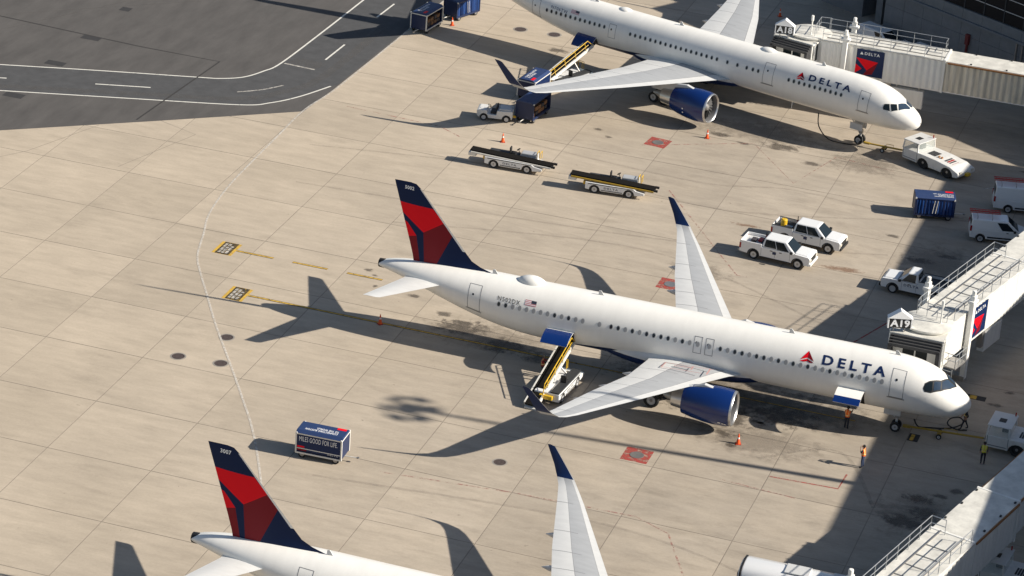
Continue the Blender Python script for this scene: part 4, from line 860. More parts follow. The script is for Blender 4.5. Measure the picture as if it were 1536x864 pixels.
def pickup(label, pos, rz, crew=True, dark_bed=False, load=None, text=None, group='white pickup trucks'):
    """local x forward, origin between the axles on the ground"""
    t = thing('pickup_truck', label, 'pickup truck', (*pos, 0), rz, group); wb = 3.68 if crew else 3.35; f, r = wb/2, -wb/2
    xf, xr = f+.98, r-1.18; w_ = .98; cb0 = r+.62 if crew else r+1.35; cb1 = f-.62
    P = [(xr, .48)]+arch(r, .50, .42)+[(r+.55, .40), (f-.55, .40)]+arch(f, .50, .42)+[(xf-.05, .42), (xf, .55), (xf, 1.04), (xf-.10, 1.15), (cb1+.32, 1.22), (cb1+.30, 1.18), (xr, 1.18)]
    b = MB(); b.prof(P, -w_, w_, 'veh_white'); body = b.build('body', t, bevel=.09)
    # bed cavity walls on top of the body
    for a in ((xr, xr+.07, -w_, w_), (xr, cb0, -w_, -w_+.09), (xr, cb0, w_-.09, w_)): b = MB(); b.box(*a, 1.16, 1.42, 'veh_white'); b.build('bed_wall', t, bevel=.02)
    b = MB(); b.box(xr+.08, cb0-.02, -w_+.1, w_-.1, 1.181, 1.195, 'bed_dark' if dark_bed else 'white_grey'); b.build('bed_floor', t)
    if dark_bed:
        for sg in (-1, 1): b = MB(); b.box(xr+.05, cb0, sg*(w_-.05)-.055, sg*(w_-.05)+.055, 1.42, 1.45, 'bed_dark'); b.build('bed_rail', t)
    zt = 1.93; B = [(cb0, -w_+.02, 1.19), (cb1+.35, -w_+.02, 1.19), (cb1+.35, w_-.02, 1.19), (cb0, w_-.02, 1.19)]; Tt = [(cb0+.16, -w_+.24, zt), (cb1-.48, -w_+.24, zt), (cb1-.48, w_-.24, zt), (cb0+.16, w_-.24, zt)]
    b = MB(); b.hexa(B, Tt, 'veh_white'); cabin = b.build('cab', t, bevel=.11)
    sides = ([B[0], B[1], Tt[1], Tt[0]], [B[2], B[3], Tt[3], Tt[2]])
    wn = [(.07, .45, .12, .88), (.475, .83, .08, .88)] if crew else [(.14, .80, .08, .88)]
    glaze(cabin, sides[0], wn); glaze(cabin, sides[1], [(1-b_, 1-a, c, d) for a, b_, c, d in wn])
    glaze(cabin, [B[1], B[2], Tt[2], Tt[1]], [(.06, .94, .05, .92)], 'windshield'); glaze(cabin, [B[3], B[0], Tt[0], Tt[3]], [(.1, .9, .25, .85)], 'rear_window')
    b = MB(); b.hexa([(cb1+.3, -w_+.06, 1.12), (xf-.08, -w_+.1, 1.12), (xf-.08, w_-.1, 1.12), (cb1+.3, w_-.06, 1.12)], [(cb1+.3, -w_+.18, 1.30), (xf-.26, -w_+.24, 1.25), (xf-.26, w_-.24, 1.25), (cb1+.3, w_-.18, 1.30)], 'veh_white'); b.build('hood', t, bevel=.07)
    b = MB(); b.box(xf-.02, xf+.04, -.62, .62, .68, 1.04, 'dark'); b.build('grille', t); b = MB(); b.box(xf-.1, xf+.14, -w_+.03, w_-.03, .42, .66, 'dark' if dark_bed else 'veh_white'); b.build('front_bumper', t, bevel=.05)
    b = MB(); b.box(xr-.16, xr+.05, -w_+.06, w_-.06, .46, .64, 'metal_dull'); b.build('rear_bumper', t, bevel=.03)
    lights(t, xf+.02, xr-.005, w_, .86, 1.0)
    for x in (f, r):
        for sg in (-1, 1): wheel(t, (x, sg*(w_-.16), .40), .40, .29, hr=.62)
    for sg in (-1, 1):
        b = MB(); b.box(cb1-.02, cb1+.2, sg*(w_+.14)-.1, sg*(w_+.14)+.1, 1.2, 1.4, 'dark'); b.build('mirror', t, bevel=.04)
        for u in ((.30, .62) if crew else (.45,)): b = MB(); x = cb0+(cb1-cb0)*u; b.box(x, x+.2, sg*(w_+.012)-.015, sg*(w_+.012)+.015, 1.02, 1.07, 'dark'); b.build('door_handle', t)
        for u in ((.0, .47, .98) if crew else (.1, .95)): b = MB(); x = cb0+(cb1-cb0)*u; b.box(x-.01, x+.01, sg*(w_+.001)-.002, sg*(w_+.001)+.002, .5, 1.17, 'seam'); b.build('door_seam', t)
    for sg in (-1, 1): b = MB(); b.box(r+.58, f-.58, sg*(w_-.04)-.07, sg*(w_-.04)+.07, .36, .43, 'dark'); b.build('side_step', t)
    for x in (r, f):
        for sg in (-1, 1):
            b = MB(); n_ = 9; A_ = arch(x, .52, .42, n_); A2 = arch(x, .46, .42, n_); b.add([(u, sg*(w_+.012), v) for u, v in A_]+[(u, sg*(w_+.012), v) for u, v in A2], [(k, k+1, n_+2+k, n_+1+k) for k in range(n_)], 'bellows'); b.build('arch_trim', t)
    if crew:
        b = MB(); b.box(cb0-.12, cb0-.04, -w_+.15, w_-.15, 1.42, 1.5, 'dark'); b.tube([(cb0-.08, .45, 1.5), (cb0-.08, .45, 2.0)], .035, 'dark', 6); b.box(cb0-.12, cb0-.04, .35, .55, 1.5, 1.68, 'lamp_red'); b.build('light_bar', t)
        b = MB(); b.box(cb0+.95, cb0+1.25, -w_-.006, -w_+.01, .78, 1.02, 'letter_navy'); b.build('door_emblem', t)
    if text: flat_text('door_lettering', text, 'letter_navy', (cb1-.25 if rz > 1.6 else cb0+.2, w_ if rz > 1.6 else -w_, .84), (-1 if rz > 1.6 else 1, 0, 0), (0, 0, 1), width=1.2, height=.2, parent=t, off=.006, spacing=1.3)
    if load == 'yellow':
        b = MB(); b.lathe([(0, .02), (0, .26), (.5, .26), (.56, .2), (.56, .02)], (xr+.75, -.1, 1.2), (0, 0, 1), 'yellow', 18); b.build('yellow_drum', t); b = MB(); b.tube([(xr+1.0, -.3, 1.28), (cb0-.2, -.3, 1.28)], .09, 'metal', 10); b.build('pipe_load', t)
    elif load == 'dark':
        b = MB(); b.box(xr+.7, xr+1.1, -.4, .2, 1.2, 1.42, 'luggage_dark'); b.box(xr+1.2, xr+1.6, -.1, .5, 1.2, 1.36, 'ladder_red'); b.build('tool_load', t, bevel=.03)
    return t
pickup('white crew cab pickup with pale open bed, parked beside another pickup', (-19.85, 25.05), rad(-4.6), True, False, 'dark')
pickup('white crew cab pickup carrying a yellow drum in its dark bed', (-18.3, 29.15), rad(-5.5), True, True, 'yellow')
pickup('white two-door pickup with dark bed parked beside the gate A19 bridge', (-8.45, 23.75), rad(176), False, True, None, 'DELTA')
def van(label, pos, rz, L=4.8, H=1.95, wb=3.06, group='white service vans', rack=True):
    t = thing('service_van', label, 'van', (*pos, 0), rz, group); f, r = wb/2, -wb/2; xf, xr = f+.86, -wb/2-(L-wb-.86); w_ = .92
    P = [(xr, .42)]+arch(r, .42, .36)+[(r+.45, .34), (f-.45, .34)]+arch(f, .42, .36)+[(xf-.04, .38), (xf, .6), (xf-.06, .86), (xf-.45, 1.02), (f-.05, 1.14), (xr, 1.14)]
    b = MB(); b.prof(P, -w_, w_, 'veh_white'); b.build('body', t, bevel=.06)
    B = [(xr, -w_+.005, 1.12), (f+.05, -w_+.005, 1.12), (f+.05, w_-.005, 1.12), (xr, w_-.005, 1.12)]; Tt = [(xr+.1, -w_+.16, H), (f-.95, -w_+.16, H), (f-.95, w_-.16, H), (xr+.1, w_-.16, H)]
    b = MB(); b.hexa(B, Tt, 'veh_white'); up_ = b.build('upper_body', t, bevel=.08)
    glaze(up_, [B[0], B[1], Tt[1], Tt[0]], [(.66, .92, .08, .82)]); glaze(up_, [B[2], B[3], Tt[3], Tt[2]], [(.08, .34, .08, .82)]); glaze(up_, [B[1], B[2], Tt[2], Tt[1]], [(.06, .94, .08, .92)], 'windshield'); glaze(up_, [B[3], B[0], Tt[0], Tt[3]], [(.1, .46, .3, .85), (.54, .9, .3, .85)], 'rear_window')
    for sg in (-1, 1):
        b = MB(); b.box(r+.55, f-.55, sg*(w_+.01)-.015, sg*(w_+.01)+.015, .46, .58, 'dark'); b.build('side_moulding', t)
        b = MB(); b.box(f-.45, f-.25, sg*(w_+.13)-.09, sg*(w_+.13)+.09, 1.12, 1.3, 'dark'); b.build('mirror', t, bevel=.03)
        b = MB(); b.box(f-1.0, f-.82, sg*(w_+.012)-.014, sg*(w_+.012)+.014, .98, 1.03, 'dark'); b.build('door_handle', t)
    for x in (f, r):
        for sg in (-1, 1): wheel(t, (x, sg*(w_-.13), .34), .34, .24, hr=.64)
    lights(t, xf, xr-.005, w_, .72, 1.2); b = MB(); b.box(xf-.05, xf+.06, -.6, .6, .42, .62, 'dark'); b.build('grille', t)
    if rack:
        for k in range(2): b = MB(); b.tube([(xr+.5+k*1.2, -w_+.2, H), (xr+.5+k*1.2, -w_+.2, H+.22), (xr+.5+k*1.2, w_-.2, H+.22), (xr+.5+k*1.2, w_-.2, H)], .025, 'metal_dull', 6); b.build('roof_rack', t)
        for y in (.1, .55):
            b = MB()
            for s_ in (-.16, .16): b.tube([(xr-.1, y+s_, H+.30), (xr+2.4, y+s_, H+.30)], .032, 'ladder_red', 6)
            for k in range(9): b.tube([(xr+.1+k*.27, y-.16, H+.30), (xr+.1+k*.27, y+.16, H+.30)], .022, 'ladder_red', 6)
            b.build('ladder', t)
    return t
van('small white van with red roof ladders, parked next to the gate A19 bridge', (-4.4, 37.25), rad(14))
van('larger white van with red roof ladders beside the small ladder van', (-3.25, 44.4), rad(14), 5.4, 2.25, 3.3)
pickup('white crew cab pickup in the shade behind the gate A18 bridge', (-18.4, 74.7), rad(-30), True, True, None, group='vehicles parked by the pier wall')
van('white van in the shade by the pier wall', (-22.9, 77.3), rad(-30), group='vehicles parked by the pier wall', rack=False)
b_ = thing('shuttle_bus', 'white bus with rounded roof and dark side windows near the safety line', 'bus', (-4.2, -27.6, 0), rad(1))
b = MB(); rr = [(-1.2, .45), (-1.25, 1.0), (-1.25, 2.2), (-1.12, 2.65), (-.8, 2.88), (-.3, 2.98), (.3, 2.98), (.8, 2.88), (1.12, 2.65), (1.25, 2.2), (1.25, 1.0), (1.2, .45)]
sc = [(-5.2, .93, .0), (-5.12, .97, 0), (-4.9, 1, 0), (4.9, 1, 0), (5.1, .98, 0), (5.2, .94, 0)]
b.loft([[(x, y*k, .45+(z-.45)*(1-(1-k)*.6)) for y, z in rr] for x, k, _ in sc], 'veh_white', smooth=True); b.build('body', b_, sharp=50)
for sg in (-1, 1):
    for k in range(7): b = MB(); b.add([(-4.6+k*1.32, sg*1.262, 1.45), (-3.36+k*1.32, sg*1.262, 1.45), (-3.36+k*1.32, sg*1.262, 2.2), (-4.6+k*1.32, sg*1.262, 2.2)], [(0, 1, 2, 3)], 'glass_dark'); b.build('window', b_, fix=False)
b = MB(); b.loft([[(x, y*k, .45+(z-.45)*k) for y, z in rr] for x, k in ((-5.13, 1.0), (-5.11, 1.012), (-5.0, 1.012), (-4.98, 1.0))], 'dark', caps=False); b.build('front_trim', b_)
b = MB(); b.box(-5.26, -5.2, -1.05, 1.05, 1.1, 2.55, 'glass_dark'); b.build('windshield', b_, bevel=.05)
for x in (-3.4, 3.2):
    for sg in (-1, 1): wheel(b_, (x, sg*1.12, .48), .48, .3)
for x in (-2.4, .6): b = MB(); b.box(x, x+1.6, -.6, .6, 2.97, 3.06, 'white_grey'); b.build('roof_hatch', b_, bevel=.04)

def pushback(label, pos, rz):
    """cab at -x end"""
    t = thing('pushback_tug', label, 'aircraft tug', (*pos, 0), rz, 'aircraft tugs'); w_ = 1.2; x0, x1 = -3.1, 3.0; f, r = -.85, 1.75
    P = [(x0, .45)]+[(x0+.1, .34), (f-.78, .34)]+arch(f, .64, .30)+[(f+.78, .34), (r-.78, .34)]+arch(r, .64, .30)+[(x1-.1, .40), (x1, .5), (x1-.05, .80), (x1-.95, 1.10), (.5, 1.24), (-1.1, 1.27), (x0, 1.27)]
    b = MB(); b.prof(P, -w_, w_, 'veh_white_dirty'); b.build('body', t, bevel=.06)
    B = [(x0+.02, -w_+.02, 1.26), (x0+1.62, -w_+.02, 1.26), (x0+1.62, w_-.02, 1.26), (x0+.02, w_-.02, 1.26)]; Tt = [(x0+.1, -w_+.1, 2.0), (x0+1.55, -w_+.1, 2.0), (x0+1.55, w_-.1, 2.0), (x0+.1, w_-.1, 2.0)]
    b = MB()
    for q in range(4): b.add([Vector(B[q])+Vector(o) for o in ((-.05, -.05, 0), (.05, -.05, 0), (.05, .05, 0), (-.05, .05, 0))]+[Vector(Tt[q])+Vector(o) for o in ((-.05, -.05, 0), (.05, -.05, 0), (.05, .05, 0), (-.05, .05, 0))], [(3, 2, 1, 0), (4, 5, 6, 7), (0, 1, 5, 4), (1, 2, 6, 5), (2, 3, 7, 6), (3, 0, 4, 7)], 'veh_white_dirty')
    cb_ = b.build('cab_frame', t); b = MB(); b.box(x0+.9, x0+1.35, -.3, .3, 1.26, 1.7, 'dark'); b.build('seat', t, bevel=.05)
    for q, nm in (((0, 1), 'side_window'), ((2, 3), 'side_window'), ((1, 2), 'rear_window'), ((3, 0), 'windshield')):
        glaze(cb_, [B[q[0]], B[q[1]], Tt[q[1]], Tt[q[0]]], [(.02, .98, .02, .98)], nm, 'glass_clear')
    b = MB(); b.box(x0-.02, x0+1.7, -w_, w_, 2.01, 2.08, 'white_grey'); b.build('cab_roof', t, bevel=.04); b = MB(); b.box(x0+.6, x0+1.1, -.4, .2, 2.085, 2.10, 'dark'); b.build('roof_hatch', t)
    b = MB(); b.tube([(x0+1.5, w_-.2, 2.08), (x0+1.5, w_-.2, 2.35)], .05, 'lamp_red', 8); b.build('beacon', t)
    for x in (f, r):
        for sg in (-1, 1): wheel(t, (x, sg*(w_-.22), .56), .56, .42, hub='dark', hr=.5)
    for (u0, u1, m) in ((-.9, .0, 'bed_dark'), (1.0, 2.1, 'luggage_dark')):
        for k in range(5): b = MB(); z = 1.53 if u0 < 0 else 1.35; dz = 0 if u0 < 0 else -.02*k; xx = u0+(u1-u0)*k/5; b.box(xx, xx+(u1-u0)/5*.7, -.55, .35, (1.265 if u0 < 0 else 1.215-.045*k), (1.30 if u0 < 0 else 1.26-.045*k), 'lamp_red' if (u0 > 0 and k % 2) else m); b.build('grille_bar', t)
    for x in (.2, .5): b = MB(); b.box(x, x+.12, -.5, -.3, 1.22, 1.36, 'rust'); b.build('filler_cap', t)
    for sg in (-1, 1): b = MB(); b.box(x1-.12, x1+.03, sg*.8-.14, sg*.8+.14, .68, .86, 'lamp_clear'); b.build('rear_lamp', t)
    b = MB(); b.box(x1-.1, x1+.28, -.25, .25, .42, .66, 'yellow'); b.build('hitch', t, bevel=.03); b = MB(); b.box(x0-.25, x0+.05, -.2, .2, .42, .62, 'metal_dull'); b.build('hitch', t)
    b = MB(); b.box(x0+.1, x0+1.5, -w_-.01, -w_+.01, .5, .56, 'seam'); b.box(x0+1.56, x0+1.6, -w_-.008, -w_+.01, .5, 1.26, 'seam'); b.box(x0+.08, x0+.12, -w_-.008, -w_+.01, .5, 1.26, 'seam'); b.build('door_seam', t)
    return t
pushback('white pushback tug coupled by towbar to the N706TW airliner', (-11.9, 50.1), rad(-27))
pushback('white pushback tug coupled by yellow towbar to the N502DX airliner', (4.55, .75), rad(-3))
pushback('white tug in deep shade beside the rusty guttered jet bridge', (7.6, -18.6), rad(-5))
def towbar(label, p0, p1, m='towbar_yellow'):
    p0, p1 = Vector((*p0, .42)), Vector((*p1, .5)); d = p1-p0; L = d.length; rz = math.atan2(d.y, d.x)
    t = thing('towbar', label, 'towbar', (p0.x, p0.y, 0), rz, 'aircraft towbars')
    b = MB(); b.tube([(.5, 0, .42), (L, 0, .5)], .075, m, 10); b.build('shaft', t); b = MB(); b.box(0, .55, -.14, .14, .34, .5, m); b.build('head', t, bevel=.02); b = MB(); b.box(L-.1, L+.12, -.1, .1, .44, .56, 'metal_dull'); b.build('coupling', t)
    for q in (.45*L,): b = MB(); b.box(q-.15, q+.15, -.35, .35, .26, .34, m); ax = b.build('axle', t); [wheel(ax, (q, y, .2), .2, .12) for y in (-.42, .42)]
    b = MB(); b.tube([(L*.5, 0, .55), (L*.5, 0, .72), (L*.66, 0, .74), (L*.66, 0, .5)], .025, m, 6); b.build('handle', t)
towbar('yellow towbar between the N502DX airliner nose wheel and its tug', (-4.6, .12), (1.25, .6)); towbar('dark yellow towbar between the N706TW airliner nose wheel and its tug', (-18.9, 52.0), (-14.85, 51.6))

def belt_loader(label, pos, rz, tilt=0., lift=0., yaw_b=0., group='belt loaders', rails=False, blen=7.2, bs=-1):
    """chassis along x; belt on its -y side"""
    t = thing('belt_loader', label, 'belt loader', (*pos, 0), rz, group); w_ = .95
    P = [(-2.25, .35)]+arch(-1.45, .46, .30)+[(-.95, .28), (.95, .28)]+arch(1.45, .46, .30)+[(2.0, .30), (2.75, .42), (2.75, .62), (2.05, .74), (1.9, .86), (-2.25, .95)]
    b = MB(); b.prof(P, -w_, w_, 'veh_white'); b.build('chassis', t, bevel=.04)
    for sg in (-1, 1): b = MB(); b.box(-2.0, 1.8, sg*(w_+.006)-.008, sg*(w_+.006)+.008, .80, .86, 'dark'); b.box(-.9, .9, sg*(w_+.006)-.008, sg*(w_+.006)+.008, .36, .42, 'dark'); b.build('stripe', t)
    flat_text('side_lettering', 'DELTA', 'seam', (-.65, -w_, .52), (1, 0, 0), (0, 0, 1), width=1.2, height=.16, parent=t, off=.018, spacing=1.3)
    for x in (-1.45, 1.45):
        for sg in (-1, 1): wheel(t, (x, sg*(w_-.12), .37), .37, .26, hr=.6)
    m0 = (lambda a, b_: (min(a*-bs, b_*-bs), max(a*-bs, b_*-bs)))
    b = MB(); b.box(.6, 2.0, *m0(.15, w_-.02), .86, 1.35 if not rails else .93, 'wing_grey'); b.build('engine_cover', t, bevel=.08 if not rails else .02); b = MB(); b.box(-2.2, .4 if not rails else 2.1, *m0(.25, w_-.05), .94, 1.06, 'bed_dark'); b.build('deck', t)
    b = MB(); b.box(-.35, .1, *m0(.3, .75), 1.06, 1.18, 'dark'); b.box(-.45, -.33, *m0(.3, .75), 1.06, 1.6, 'dark'); b.build('seat', t, bevel=.04)
    b = MB(); b.tube([(.45, .5, 1.0), (.3, .5, 1.45)], .03, 'dark', 6); b.lathe([(0, .16), (.03, .18), (.06, .16)], (.3, .5, 1.45), (-.5, 0, .8), 'dark', 14); b.build('steering_wheel', t)
    for x in (2.0, 2.25): b = MB(); b.tube([(x, .2, .9), (x, .2, 1.55), (x, .85, 1.55), (x, .85, .9)], .03, 'yellow', 6); b.build('guard', t)
    # the belt
    T = Matrix.Translation((0, bs*(.35 if not rails else .7), 1.02+lift)) @ Matrix.Rotation(yaw_b, 4, 'Z') @ Matrix.Rotation(-tilt, 4, 'Y'); h = blen/2
    def part(name, *a, bev=0): b = MB(); b.box(*a[:6], a[6], T); return b.build(name, t, bevel=bev)
    part('belt', -h, h, -.45, .45, .0, .12, 'belt', bev=.03)
    for sg in (-1, 1): part('belt_frame', -h+.1, h-.1, sg*.49-.05, sg*.49+.05, -.13, (-.01 if not rails else .15), 'towbar_yellow' if (not rails and lift > 0) else 'cart_frame')
    part('belt_support', -h+.2, h-.2, -.34, .34, -.14, -.02, 'metal_dull')
    part('belt_tail', -h-.12, -h+.55, -.46, .46, -.42, -.12, 'cart_frame', bev=.04)
    for sg in (-1, 1): part('belt_bumper', h-.12, h+.22, sg*.4-.08, sg*.4+.08, -.05, .12, 'rubber')
    if rails:
        for sg in (-bs,):
            b = MB(); b.tube([T @ Vector(q) for q in ((-h*.75, sg*.54, .1), (-h*.6, sg*.54, .95), (h*.8, sg*.54, .95), (h*.95, sg*.54, .1))], .035, 'yellow', 6)
            for k in range(4): b.tube([T @ Vector((-h*.45+k*h*.38, sg*.54, .1)), T @ Vector((-h*.45+k*h*.38, sg*.54, .95))], .03, 'yellow', 6)
            b.tube([T @ Vector((-h*.6, sg*.54, .52)), T @ Vector((h*.8, sg*.54, .52))], .025, 'yellow' if sg < 0 else 'cart_frame', 6); b.build('hand_rail', t)
    for x in (-1.2, 1.2): b = MB(); q = T @ Vector((x, .0, -.1)); b.tube([(x*1.1, -.35, .7), q], .07, 'metal_dull', 8); b.build('lift_arm', t)
    b = MB(); b.box(-2.5, -2.2, -.5, .5, .5, .8, 'yellow'); b.build('rear_guard', t, bevel=.03)
    return t
belt_loader('white belt loader with black lowered belt, standing by the traffic cone and baggage tractor', (-44.95, 33.3), rad(2.5), rad(-2.5))
belt_loader('white belt loader with yellow belt frame, pointing at the upturned wing tip', (-35.75, 32.15), rad(5.5), rad(-3), lift=.08)
belt_loader('belt loader with yellow rails raised to the N502DX airliner cargo hold', (-28.75, -4.9), rad(86), rad(17.5), lift=.38, rails=True, blen=7.4, bs=1)
c757 = (-14.08-31.9*math.cos(-.2682)+math.sin(-.2682)*5.6, 51.11-31.9*math.sin(-.2682)-math.cos(-.2682)*5.6)
belt_loader('belt loader with yellow rails raised to the N706TW airliner cargo hold', (c757[0]-.3, c757[1]-.1), rad(66), rad(20), lift=.6, rails=True, blen=7.4, bs=1)

def cart(label, pos, rz, side='closed', roof_text=None, side_text=None, frame='cart_frame', group='covered baggage carts', Lh=1.62, load=True, osg=-1):
    t = thing('baggage_cart', label, 'baggage cart', (*pos, 0), rz, group); w_ = .82; z0, z1 = .50, 1.88
    b = MB(); b.box(-Lh, Lh, -w_, w_, z0-.12, z0, 'cart_navy'); b.build('deck', t); navy = frame == 'cart_navy'
    for x in (-Lh, Lh):
        for y in (-w_, w_): b = MB(); b.box(x-.05, x+.05, y-.05, y+.05, z0-.14, z1, frame); b.build('post', t)
    for y in (-w_, w_):
        b = MB(); b.box(-Lh, Lh, y-.045, y+.045, z1-.09, z1, frame); b.box(-Lh, Lh, y-.045, y+.045, z0-.16, z0-.05, frame); b.build('side_rail', t)
    for x in (-Lh, Lh): b = MB(); b.box(x-.04, x+.04, -w_, w_, z1-.09, z1, frame); b.build('end_rail', t)
    b = MB(); b.prof([(-w_-.06, z1), (-w_*.75, z1+.16), (w_*.75, z1+.16), (w_+.06, z1)], -Lh-.05, Lh+.05, 'cart_roof', Matrix.Rotation(math.pi/2, 4, 'Z')); b.build('roof', t, bevel=.03)
    for x in (-Lh, Lh): b = MB(); b.box(x-.02, x+.02, -w_+.05, w_-.05, z0, z1-.09, 'cart_navy'); b.build('end_panel', t)
    for sg in (-1, 1):
        y = sg*w_
        if side == 'closed' or (side == 'open' and sg != osg):
            b = MB(); b.box(-Lh+.06, Lh-.06, y-.02, y+.02, z0+.06, z1-.12, 'navy'); b.build('side_panel', t)
            b = MB(); b.box(-Lh+.05, Lh-.05, y-.04, y+.04, z0+.22, z0+.28, frame); b.build('side_bar', t)
        elif side == 'curtain':
            bb = MB(); n = 40; vs = []
            for k in range(n+1):
                u = -Lh+.07+(2*Lh-.14)*k/n; a = .05*math.sin(k*1.9)+.03*math.sin(k*3.7)
                vs += [(u, y+a*.5*sg, z1-.1), (u+.05*math.sin(k), y+a*sg*1.4, z0+.02)]
            bb.add(vs, [(2*k, 2*k+1, 2*k+3, 2*k+2) for k in range(n)], 'curtain', True); bb.build('curtain', t)
            for u in (-.15, .1): b = MB(); b.tube([(u, y+.07*sg, z0+.1), (u+.12, y+.07*sg, z1-.15)], .025, 'cart_frame', 6); b.build('curtain_cord', t)
    if side == 'open' and load:
        rr_ = random.Random(int(pos[0]*10))
        for k in range(9):
            x = -Lh+.3+(k % 5)*.62; zz = z0+.01+(k//5)*.42; l, w2, h = rr_.uniform(.45, .58), rr_.uniform(.5, .7), rr_.uniform(.3, .4); b = MB(); b.box(x-.05, x+l-.05, *((-w_+.15, -w_+.15+w2) if osg < 0 else (w_-.15-w2, w_-.15)), zz, zz+h, 'luggage' if k % 3 else 'luggage_dark'); b.build('suitcase', t, bevel=.04)
    for x in (-Lh+.42, Lh-.42):
        b = MB(); b.tube([(x, -w_+.1, .28), (x, w_-.1, .28)], .05, 'metal_dull', 8); b.build('axle', t)
        for sg in (-1, 1): wheel(t, (x, sg*(w_-.12), .27), .27, .2, hub='metal_dull')
    b = MB(); b.tube([(Lh, 0, .36), (Lh+.9, 0, .40)], .035, 'cart_frame', 6); b.lathe([(-.04, .03), (-.04, .1), (.04, .1), (.04, .03)], (Lh+.95, 0, .4), (0, 0, 1), 'metal_dull', 12); b.build('drawbar', t)
    for x in (-Lh+.02, Lh-.02):
        for y in (-w_-.02, w_+.02): b = MB(); b.lathe([(-.05, .02), (-.05, .075), (.05, .075), (.05, .02)], (x, y, z1-.02), (0, 1, 0), 'cart_frame', 10); b.build('corner_cap', t)
    for (txt, x0, y0, wd, hh) in (roof_text or []): flat_text('roof_lettering', txt, 'letter_white', (x0, y0, z1+.163), (-1, 0, 0), (0, -1, 0), width=wd, height=hh, parent=t, off=.004)
    if roof_text: b = MB(); b.box(Lh-.75, Lh-.1, .32, .6, z1+.165, z1+.17, 'red_fin'); b.build('roof_emblem', t)
    if side_text:
        flat_text('side_lettering', side_text, 'letter_white', (-Lh+.22, -w_-.02, z0+.80), (1, 0, 0), (0, 0, 1), width=2.75, height=.36, parent=t, off=.006, spacing=1.05, bold=.0)
        flat_text('side_lettering', 'DELTA', 'white_grey', (Lh-.95, -w_-.02, z0+.10), (1, 0, 0), (0, 0, 1), width=.75, height=.1, parent=t, off=.006, spacing=1.3)
        b = MB(); b.box(-Lh+.08, -Lh+.6, -w_-.028, -w_-.021, z0+.32, z0+.44, 'red_fin'); b.box(-Lh+.08, -Lh+.75, -w_-.028, -w_-.021, z0+.08, z0+.2, 'dark_red'); b.build('side_emblem', t)
    return t
RT = [('CONNECTING BOSTON', 1.15, -.22, 2.3, .24), ('TO THE WORLD.', 1.15, .08, 1.6, .24)]
cart('navy baggage cart reading MILES GOOD FOR LIFE with white frame', (-40.4, -21.2), rad(2), 'closed', RT, 'MILES GOOD FOR LIFE.')
cart('navy baggage cart with blue gathered curtains at the terminal shadow edge', (-10.3, 39.6), rad(16), 'curtain', [('CONNECTING BOSTON', 1.5, -.5, 1.6, .17), ('TO THE WORLD.', 1.5, -.25, 1.3, .17), ('MILES GOOD FOR LIFE.', 1.5, .0, 1.7, .17)], None, 'cart_navy')
cart('dark navy baggage cart of suitcases coupled behind the baggage tractor', (-47.05, 45.0), rad(-97), 'open', None, None, 'cart_navy', Lh=1.75, osg=1)
cart('blue roofed baggage cart partly under the N706TW airliner wing', (-48.6, 49.9), rad(-97), 'closed', [('CONNECTING BOSTON', 1.2, -.2, 2.2, .22), ('TO THE WORLD.', 1.2, .1, 1.5, .22)], None)
cart('navy baggage cart with white frame on the taxiway edge by a small cone', (-63.0, 61.6), rad(-98), 'open', [('CONNECTING BOSTON', 1.2, -.2, 2.2, .22), ('TO THE WORLD.', 1.2, .1, 1.5, .22)], None, osg=1)
cart('navy baggage cart with blue curtains behind the white framed one', (-61.2, 66.4), rad(-112), 'curtain', None, None, 'cart_navy')
t = thing('baggage_tractor', 'small white baggage tractor hitched to a dark navy cart', 'baggage tractor', (-49.75, 43.0, 0), rad(190))
P = [(-1.5, .4)]+arch(-1.0, .40, .3)+[(-.5, .28), (.55, .28)]+arch(1.0, .38, .3)+[(1.45, .30), (1.62, .45), (1.62, .92), (1.45, .98), (.75, .98), (.7, .62), (-.1, .62), (-.15, 1.02), (-1.5, 1.08)]
b = MB(); b.prof(P, -.72, .72, 'veh_white_dirty'); b.build('body', t, bevel=.05)
b = MB(); b.box(-.05, .45, -.5, .5, .62, .82, 'dark'); b.box(-.14, -.02, -.5, .5, .8, 1.35, 'dark'); b.build('seat', t, bevel=.05)
b = MB(); b.tube([(.85, .25, .9), (.62, .25, 1.25)], .03, 'dark', 6); b.lathe([(0, .17), (.03, .19), (.06, .17)], (.6, .25, 1.26), (-.6, 0, .8), 'dark', 14); b.build('steering_wheel', t)
b = MB(); b.box(-1.35, -.3, -.6, .6, 1.04, 1.2, 'white_grey'); b.build('hood', t, bevel=.06)
for x in (-1.0, 1.0):
    for sg in (-1, 1): wheel(t, (x, sg*.62, .31), .31, .22, hr=.6)
b = MB(); b.box(-1.75, -1.48, -.12, .12, .32, .5, 'yellow'); b.build('hitch', t, bevel=.02)
for sg in (-1, 1): b = MB(); b.box(1.6, 1.65, sg*.45-.1, sg*.45+.1, .66, .8, 'lamp_clear'); b.build('headlight', t)

